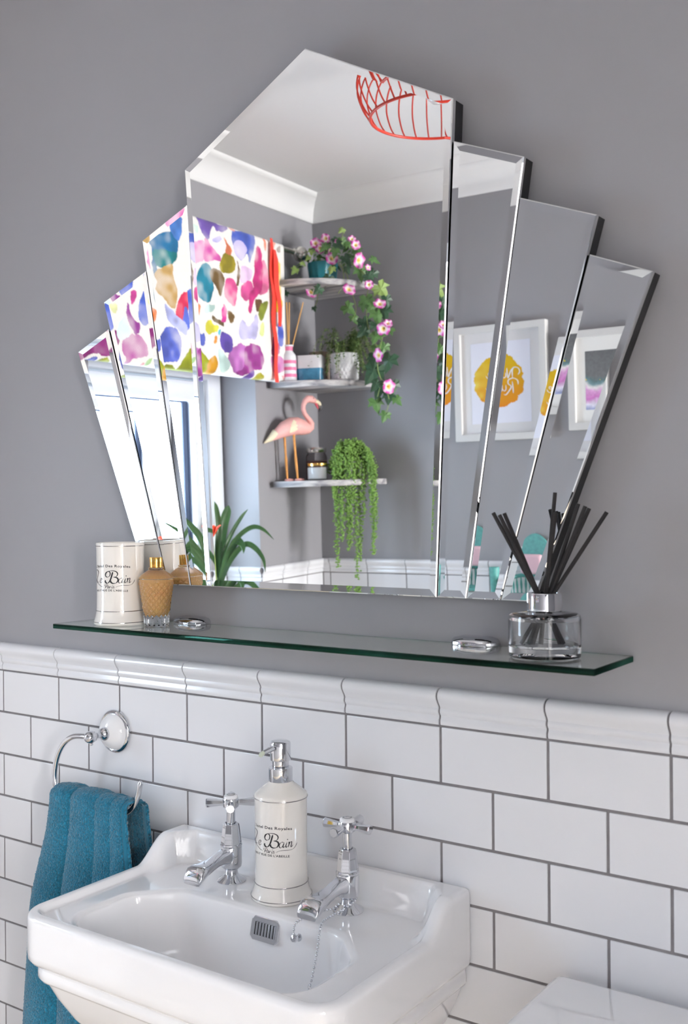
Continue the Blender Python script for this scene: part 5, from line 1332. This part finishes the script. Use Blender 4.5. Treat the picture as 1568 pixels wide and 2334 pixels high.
fp_ = [(x - CLP[0], y - CLP[1], z - CLP[2]) for x, y, z in CLFLOWER]
obj('flower_stem', tube('flower_stem', catmull([(0.0, 0.0, 0.066)] + fp_[:3], 6), 0.0042, 10), 'stem_green', cl)
fx, fy, fz = fp_[2]
for k in range(9):
    a = 2 * math.pi * k / 9 + 0.3; inner = k % 3 == 0
    d = np.array([math.cos(a), math.sin(a), 0]); ln = 0.030 if not inner else 0.018
    P = [np.array([fx, fy, fz]), np.array([fx, fy, fz + 0.014]) + d * ln * 0.35, np.array([fx, fy, fz + 0.034]) + d * ln * 0.75, np.array([fx, fy, fz + 0.044]) + d * ln * 1.15]
    v = []; f = []
    for i, (p, w) in enumerate(zip(catmull(P, 4), np.interp(np.linspace(0, 1, 13), [0, .45, .8, 1], [.003, .010, .011, .002]))):
        t = np.cross(d, [0, 0, 1]); v += [tuple(p - t * w), tuple(p + d * -0.002), tuple(p + t * w), tuple(p + d * 0.001)]
        if i: f += [(4 * i - 4 + q, 4 * i - 4 + (q + 1) % 4, 4 * i + (q + 1) % 4, 4 * i + q) for q in range(4)]
    obj('petal', smooth_by_angle(pydata('petal', v, f), 80), 'clivia_flower', cl)

# ---- pictures on the opposite wall
def ring_xz(name, x0, x1, z0, z1, w, y0, y1, m, parent, bevel=0.0012):
    o_ = [(x0, z0), (x1, z0), (x1, z1), (x0, z1)]; i_ = [(x0 + w, z0 + w), (x1 - w, z0 + w), (x1 - w, z1 - w), (x0 + w, z1 - w)]
    v = [(x, y0, z) for x, z in o_] + [(x, y0, z) for x, z in i_] + [(x, y1, z) for x, z in o_] + [(x, y1, z) for x, z in i_]
    f = []
    for k in range(4):
        k2 = (k + 1) % 4
        f += [(k, k2, 4 + k2, 4 + k), (8 + k, 12 + k, 12 + k2, 8 + k2), (k, 8 + k, 8 + k2, k2), (4 + k, 4 + k2, 12 + k2, 12 + k)]
    me = fixnormals(pydata(name, v, f))
    bm = bmesh.new(); bm.from_mesh(me); bmesh.ops.bevel(bm, geom=list(bm.edges), offset=bevel, segments=2, affect='EDGES'); bm.to_mesh(me); bm.free()
    return obj(name, smooth_by_angle(me, 35), m, parent)
def print_grid(name, w, h, nx, nz, fn, parent, loc):
    X, Z = np.meshgrid(np.linspace(-w / 2, w / 2, nx), np.linspace(-h / 2, h / 2, nz))
    me = pydata(name, np.stack([X, np.zeros_like(X), Z], -1).reshape(-1, 3), [q[::-1] for q in grid_faces(nx, nz)])
    setcol(me, fn(X, Z).reshape(-1, 3)); o = obj(name, me, 'print_paper', parent); o.location = loc; return o
PW = -D - 0.006
p1 = fthing('framed_print', 'white framed print of a yellow watercolour circle with brush lettering', 'picture', (0.243, PW, 1.729))
ring_xz('frame', -0.158, 0.158, -0.1865, 0.1865, 0.0225, 0.0, 0.030, 'frame_white', p1)
obj('mount', box_mesh('mount', (-0.14, 0.004, -0.17), (0.14, 0.016, 0.17)), 'mount', p1)
def yellow(X, Z):
    nz, nx = X.shape
    C = np.ones((nz, nx, 3)) * np.array(srgb(222, 224, 236)[:3])
    jx = 0.010 * (vnoise(nz, nx, 14, 31) - 0.5) + 0.004 * (vnoise(nz, nx, 4, 32) - 0.5)
    rr_ = np.hypot(X + 0.006, Z - 0.004) + jx
    t = np.clip((Z + 0.09) / 0.16, 0, 1) + 0.25 * (vnoise(nz, nx, 25, 33) - 0.5)
    a = np.array(srgb(214, 128, 20)[:3]); b = np.array(srgb(206, 168, 10)[:3]); c = np.array(srgb(226, 206, 90)[:3])
    col = a + (b - a) * np.clip(t, 0, 1)[..., None]
    lt = np.clip((-X - 0.03) / 0.06, 0, 1) * np.clip(vnoise(nz, nx, 18, 35) * 1.3 - 0.2, 0, 1); col = col + (c - col) * lt[..., None]
    m_ = rr_ < 0.085; C[m_] = col[m_]; return C
print_grid('print', 0.205, 0.262, 210, 260, yellow, p1, (0, 0.0165, 0))
SCRIPT = [  # read by someone facing the wall: +x of the drawing points to -x of the room
    ([(-0.060, 0.020), (-0.066, 0.030), (-0.060, 0.042), (-0.046, 0.044), (-0.041, 0.034), (-0.041, 0.010)], 5), ([(-0.041, 0.042), (-0.034, 0.030), (-0.026, 0.012), (-0.0235, 0.026), (-0.0225, 0.044)], 5),
    ([(-0.018, 0.030), (-0.018, 0.018), (-0.012, 0.013), (-0.006, 0.018), (-0.005, 0.030), (-0.004, 0.016), (0.0, 0.013)], 4),
    ([(0.014, 0.028), (0.006, 0.030), (0.003, 0.020), (0.008, 0.013), (0.014, 0.022), (0.018, 0.046), (0.015, 0.020), (0.019, 0.013)], 4), ([(0.025, 0.030), (0.024, 0.018), (0.029, 0.013)], 4),
    ([(0.033, 0.022), (0.041, 0.026), (0.040, 0.032), (0.034, 0.030), (0.032, 0.020), (0.037, 0.013), (0.045, 0.016), (0.050, 0.024)], 4),
    ([(-0.040, 0.000), (-0.042, -0.020), (-0.043, -0.038)], 5), ([(-0.060, -0.012), (-0.058, 0.002), (-0.044, 0.010), (-0.028, 0.006), (-0.026, -0.006), (-0.036, -0.016), (-0.030, -0.028), (-0.018, -0.041), (-0.010, -0.040)], 5),
    ([(-0.018, -0.010), (-0.018, -0.024), (-0.012, -0.029), (-0.006, -0.022), (-0.005, -0.010), (-0.004, -0.026), (0.0, -0.029)], 4),
    ([(0.014, -0.013), (0.006, -0.011), (0.003, -0.021), (0.008, -0.028), (0.014, -0.019), (0.018, 0.005), (0.015, -0.021), (0.019, -0.028)], 4), ([(0.025, -0.011), (0.024, -0.023), (0.029, -0.028)], 4),
    ([(0.033, -0.019), (0.041, -0.015), (0.040, -0.009), (0.034, -0.011), (0.032, -0.021), (0.037, -0.028), (0.045, -0.025), (0.051, -0.016)], 4)]
sc = Acc()
for pts, w in SCRIPT:
    v, f = ribbon(pts, w * 0.00085, thin=0.5); sc.add(([(-x + 0.000, 0.0175, z) for x, z in v], f))
for x, z in ((0.0265, 0.039), (0.0265, -0.002)):
    v, f = dot(x, z, 0.0022); sc.add(([(-a, 0.0175, b) for a, b in v], f))
so_ = obj('lettering', fixnormals(pydata('lettering', sc.v, sc.f)), 'white_matt', p1)
p2 = fthing('framed_landscape', 'white framed abstract seascape in grey, teal and pink right of the yellow print', 'picture', (0.635, PW, 1.715))
ring_xz('frame', -0.165, 0.165, -0.153, 0.153, 0.0225, 0.0, 0.030, 'frame_white', p2)
obj('mount', box_mesh('mount', (-0.15, 0.004, -0.14), (0.15, 0.016, 0.14)), 'white_matt', p2)
def sea(X, Z):
    nz, nx = X.shape
    n1 = vnoise(nz, nx, 30, 41); n2 = vnoise(nz, nx, 10, 42); n3 = vnoise(nz, nx, 5, 43)
    h = (Z / 0.18 + 0.5) - 0.12 * (n1 - 0.5) - 0.06 * (n2 - 0.5) - 0.10 * (X / 0.22)
    stops = [0.0, 0.10, 0.22, 0.36, 0.44, 0.50, 0.55, 0.62, 1.0]
    cols = np.array([srgb(150, 160, 200)[:3], srgb(225, 222, 236)[:3], srgb(196, 120, 188)[:3], srgb(214, 160, 208)[:3], srgb(230, 226, 226)[:3], srgb(120, 150, 156)[:3], srgb(92, 120, 124)[:3], srgb(112, 114, 116)[:3], srgb(104, 106, 108)[:3]])
    C = np.stack([np.interp(h, stops, cols[:, k]) for k in range(3)], -1)
    y_ = (np.abs(h - 0.53) < 0.03) & (n2 > 0.72); C[y_] = srgb(214, 190, 60)[:3]
    return np.clip(C * (0.9 + 0.25 * n3)[..., None], 0, 1)
print_grid('print', 0.225, 0.180, 200, 160, sea, p2, (0, 0.0165, -0.002))
obj('print_edge', box_mesh('print_edge', (-0.1127, 0.0158, -0.0922), (0.1127, 0.0163, 0.0882)), 'white_matt', p2)

# ---- red wire pendant
LPX, LPY, LZ = 0.530, -0.885, 2.235
lp = fthing('wire_pendant_lamp', 'red wire cage pendant lamp hanging below the white ceiling', 'lamp', (LPX, LPY, CEIL))
def lz(z): return z - CEIL - 0.008
prof = [(0.150, 2.235), (0.162, 2.252), (0.172, 2.275), (0.178, 2.300), (0.174, 2.328), (0.160, 2.352), (0.132, 2.373), (0.090, 2.388), (0.040, 2.396)]
def hoop(r, z, t):
    a = np.linspace(0, 2 * math.pi, 73)
    return tube_data([(r * math.cos(x), r * math.sin(x), lz(z)) for x in a], t, 8, False)
obj('lower_hoop', smooth_by_angle(pydata('lower_hoop', *hoop(0.150, 2.235, 0.0034)), 80), 'lamp_red', lp)
obj('upper_hoop', smooth_by_angle(pydata('upper_hoop', *hoop(0.040, 2.396, 0.003)), 80), 'lamp_red', lp)
rib_me = tube('rib', [(r_, 0, lz(z)) for r_, z in [tuple(p) for p in catmull(prof, 3)]], 0.0019, 6)
rib_me.materials.append(MATS['lamp_red'])
for k in range(32):
    o = bpy.data.objects.new('wire_rib', rib_me); COL.objects.link(o); o.parent = lp; o.rotation_euler = (0, 0, 2 * math.pi * k / 32)
obj('ceiling_rose', lathe('ceiling_rose', [(0.0, -0.001), (0.04, -0.001), (0.04, -0.008), (0.02, -0.02), (0.0, -0.02)], 36, False), 'cord_white', lp)
obj('cord', tube('cord', [(0, 0, -0.018), (0, 0, lz(2.405))], 0.003, 8), 'cord_white', lp)
obj('lamp_holder', lathe('lamp_holder', [(0.0, lz(2.41)), (0.018, lz(2.41)), (0.02, lz(2.40)), (0.042, lz(2.396)), (0.018, lz(2.385)), (0.018, lz(2.345)), (0.0, lz(2.345))], 30, False), 'cord_white', lp)
obj('bulb', lathe('bulb', [(0.0, lz(2.262)), (0.012, lz(2.264)), (0.024, lz(2.275)), (0.028, lz(2.292)), (0.024, lz(2.312)), (0.014, lz(2.332)), (0.013, lz(2.346)), (0, lz(2.346))], 30, False, 70), 'white_gloss', lp)

# ---- ornaments on a small ledge on the opposite wall
lg = obj('wall_ledge', box_mesh('wall_ledge', (-0.13, 0.0, -0.022), (0.30, 0.13, 0.0), 0.003), 'white_matt')
lg.location = far(0.31, -D + 0.0, 0.985); lg.rotation_euler = (0, 0, GAM); tag(lg, 'white wall ledge below the framed prints carrying teal ornaments', 'shelf')
tc_ = fthing('tapered_vase', 'pale teal textured tapered vase on the ledge below the framed prints', 'vase', (0.225, -1.865, 0.985))
vp = []
obj('body', lathe('body', [(0.0, 0.0), (0.010, 0.0), (0.0105, 0.004), (0.0115, 0.05), (0.0145, 0.11), (0.0165, 0.147), (0.0155, 0.150), (0.0140, 0.150), (0.012, 0.12), (0.0, 0.11)], 40, False), 'teal_rattan', tc_)
mc = fthing('miniature_armchair', 'miniature teal spindle armchair with pink cushion on the wall ledge', 'ornament', (0.335, -1.862, 0.985), rot=R(8))
for sx, sy in ((-0.055, 0.03), (0.055, 0.03), (-0.055, -0.035), (0.055, -0.035)):
    obj('leg', tube('leg', [(sx * 1.08, sy * 1.08, 0.0), (sx, sy, 0.06)], [0.0045, 0.0055], 10), 'teal_rattan', mc)
obj('seat', box_mesh('seat', (-0.068, -0.045, 0.055), (0.068, 0.042, 0.064), 0.003), 'teal_rattan', mc)
arm = catmull([(-0.062, 0.036, 0.112), (-0.066, 0.0, 0.114), (-0.055, -0.034, 0.118), (-0.02, -0.045, 0.124), (0.02, -0.045, 0.124), (0.055, -0.034, 0.118), (0.066, 0.0, 0.114), (0.062, 0.036, 0.112)], 5)
obj('arm_rail', tube('arm_rail', arm, 0.0065, 10), 'teal_rattan', mc)
for p in arm[::2]:
    q = np.array([p[0] * 0.92, p[1] * 0.92, 0.063]); z0, z1 = 0.063, p[2]
    P = [q + (np.array(p) - q) * t for t in (0, .2, .35, .5, .65, .8, 1)]
    obj('spindle', tube('spindle', P, [0.0026, 0.0022, 0.0034, 0.0040, 0.0034, 0.0022, 0.0026], 8), 'teal_rattan', mc)
hoop_ = catmull([(-0.03, -0.045, 0.122), (-0.052, -0.052, 0.17), (-0.045, -0.056, 0.225), (0.0, -0.058, 0.255), (0.045, -0.056, 0.225), (0.052, -0.052, 0.17), (0.03, -0.045, 0.122)], 6)
obj('back_panel', fixnormals(pydata('back_panel', [(p[0], p[1] - o, p[2]) for o in (0, 0.006) for p in hoop_], [tuple(range(len(hoop_))), tuple(range(2 * len(hoop_) - 1, len(hoop_) - 1, -1))] + [(i, i + len(hoop_), (i + 1) % len(hoop_) + len(hoop_), (i + 1) % len(hoop_)) for i in range(len(hoop_))])), 'teal_rattan', mc)
obj('cushion', box_mesh('cushion', (-0.038, -0.046, 0.126), (0.038, -0.026, 0.190), 0.009, 3), 'pink_cloth', mc)
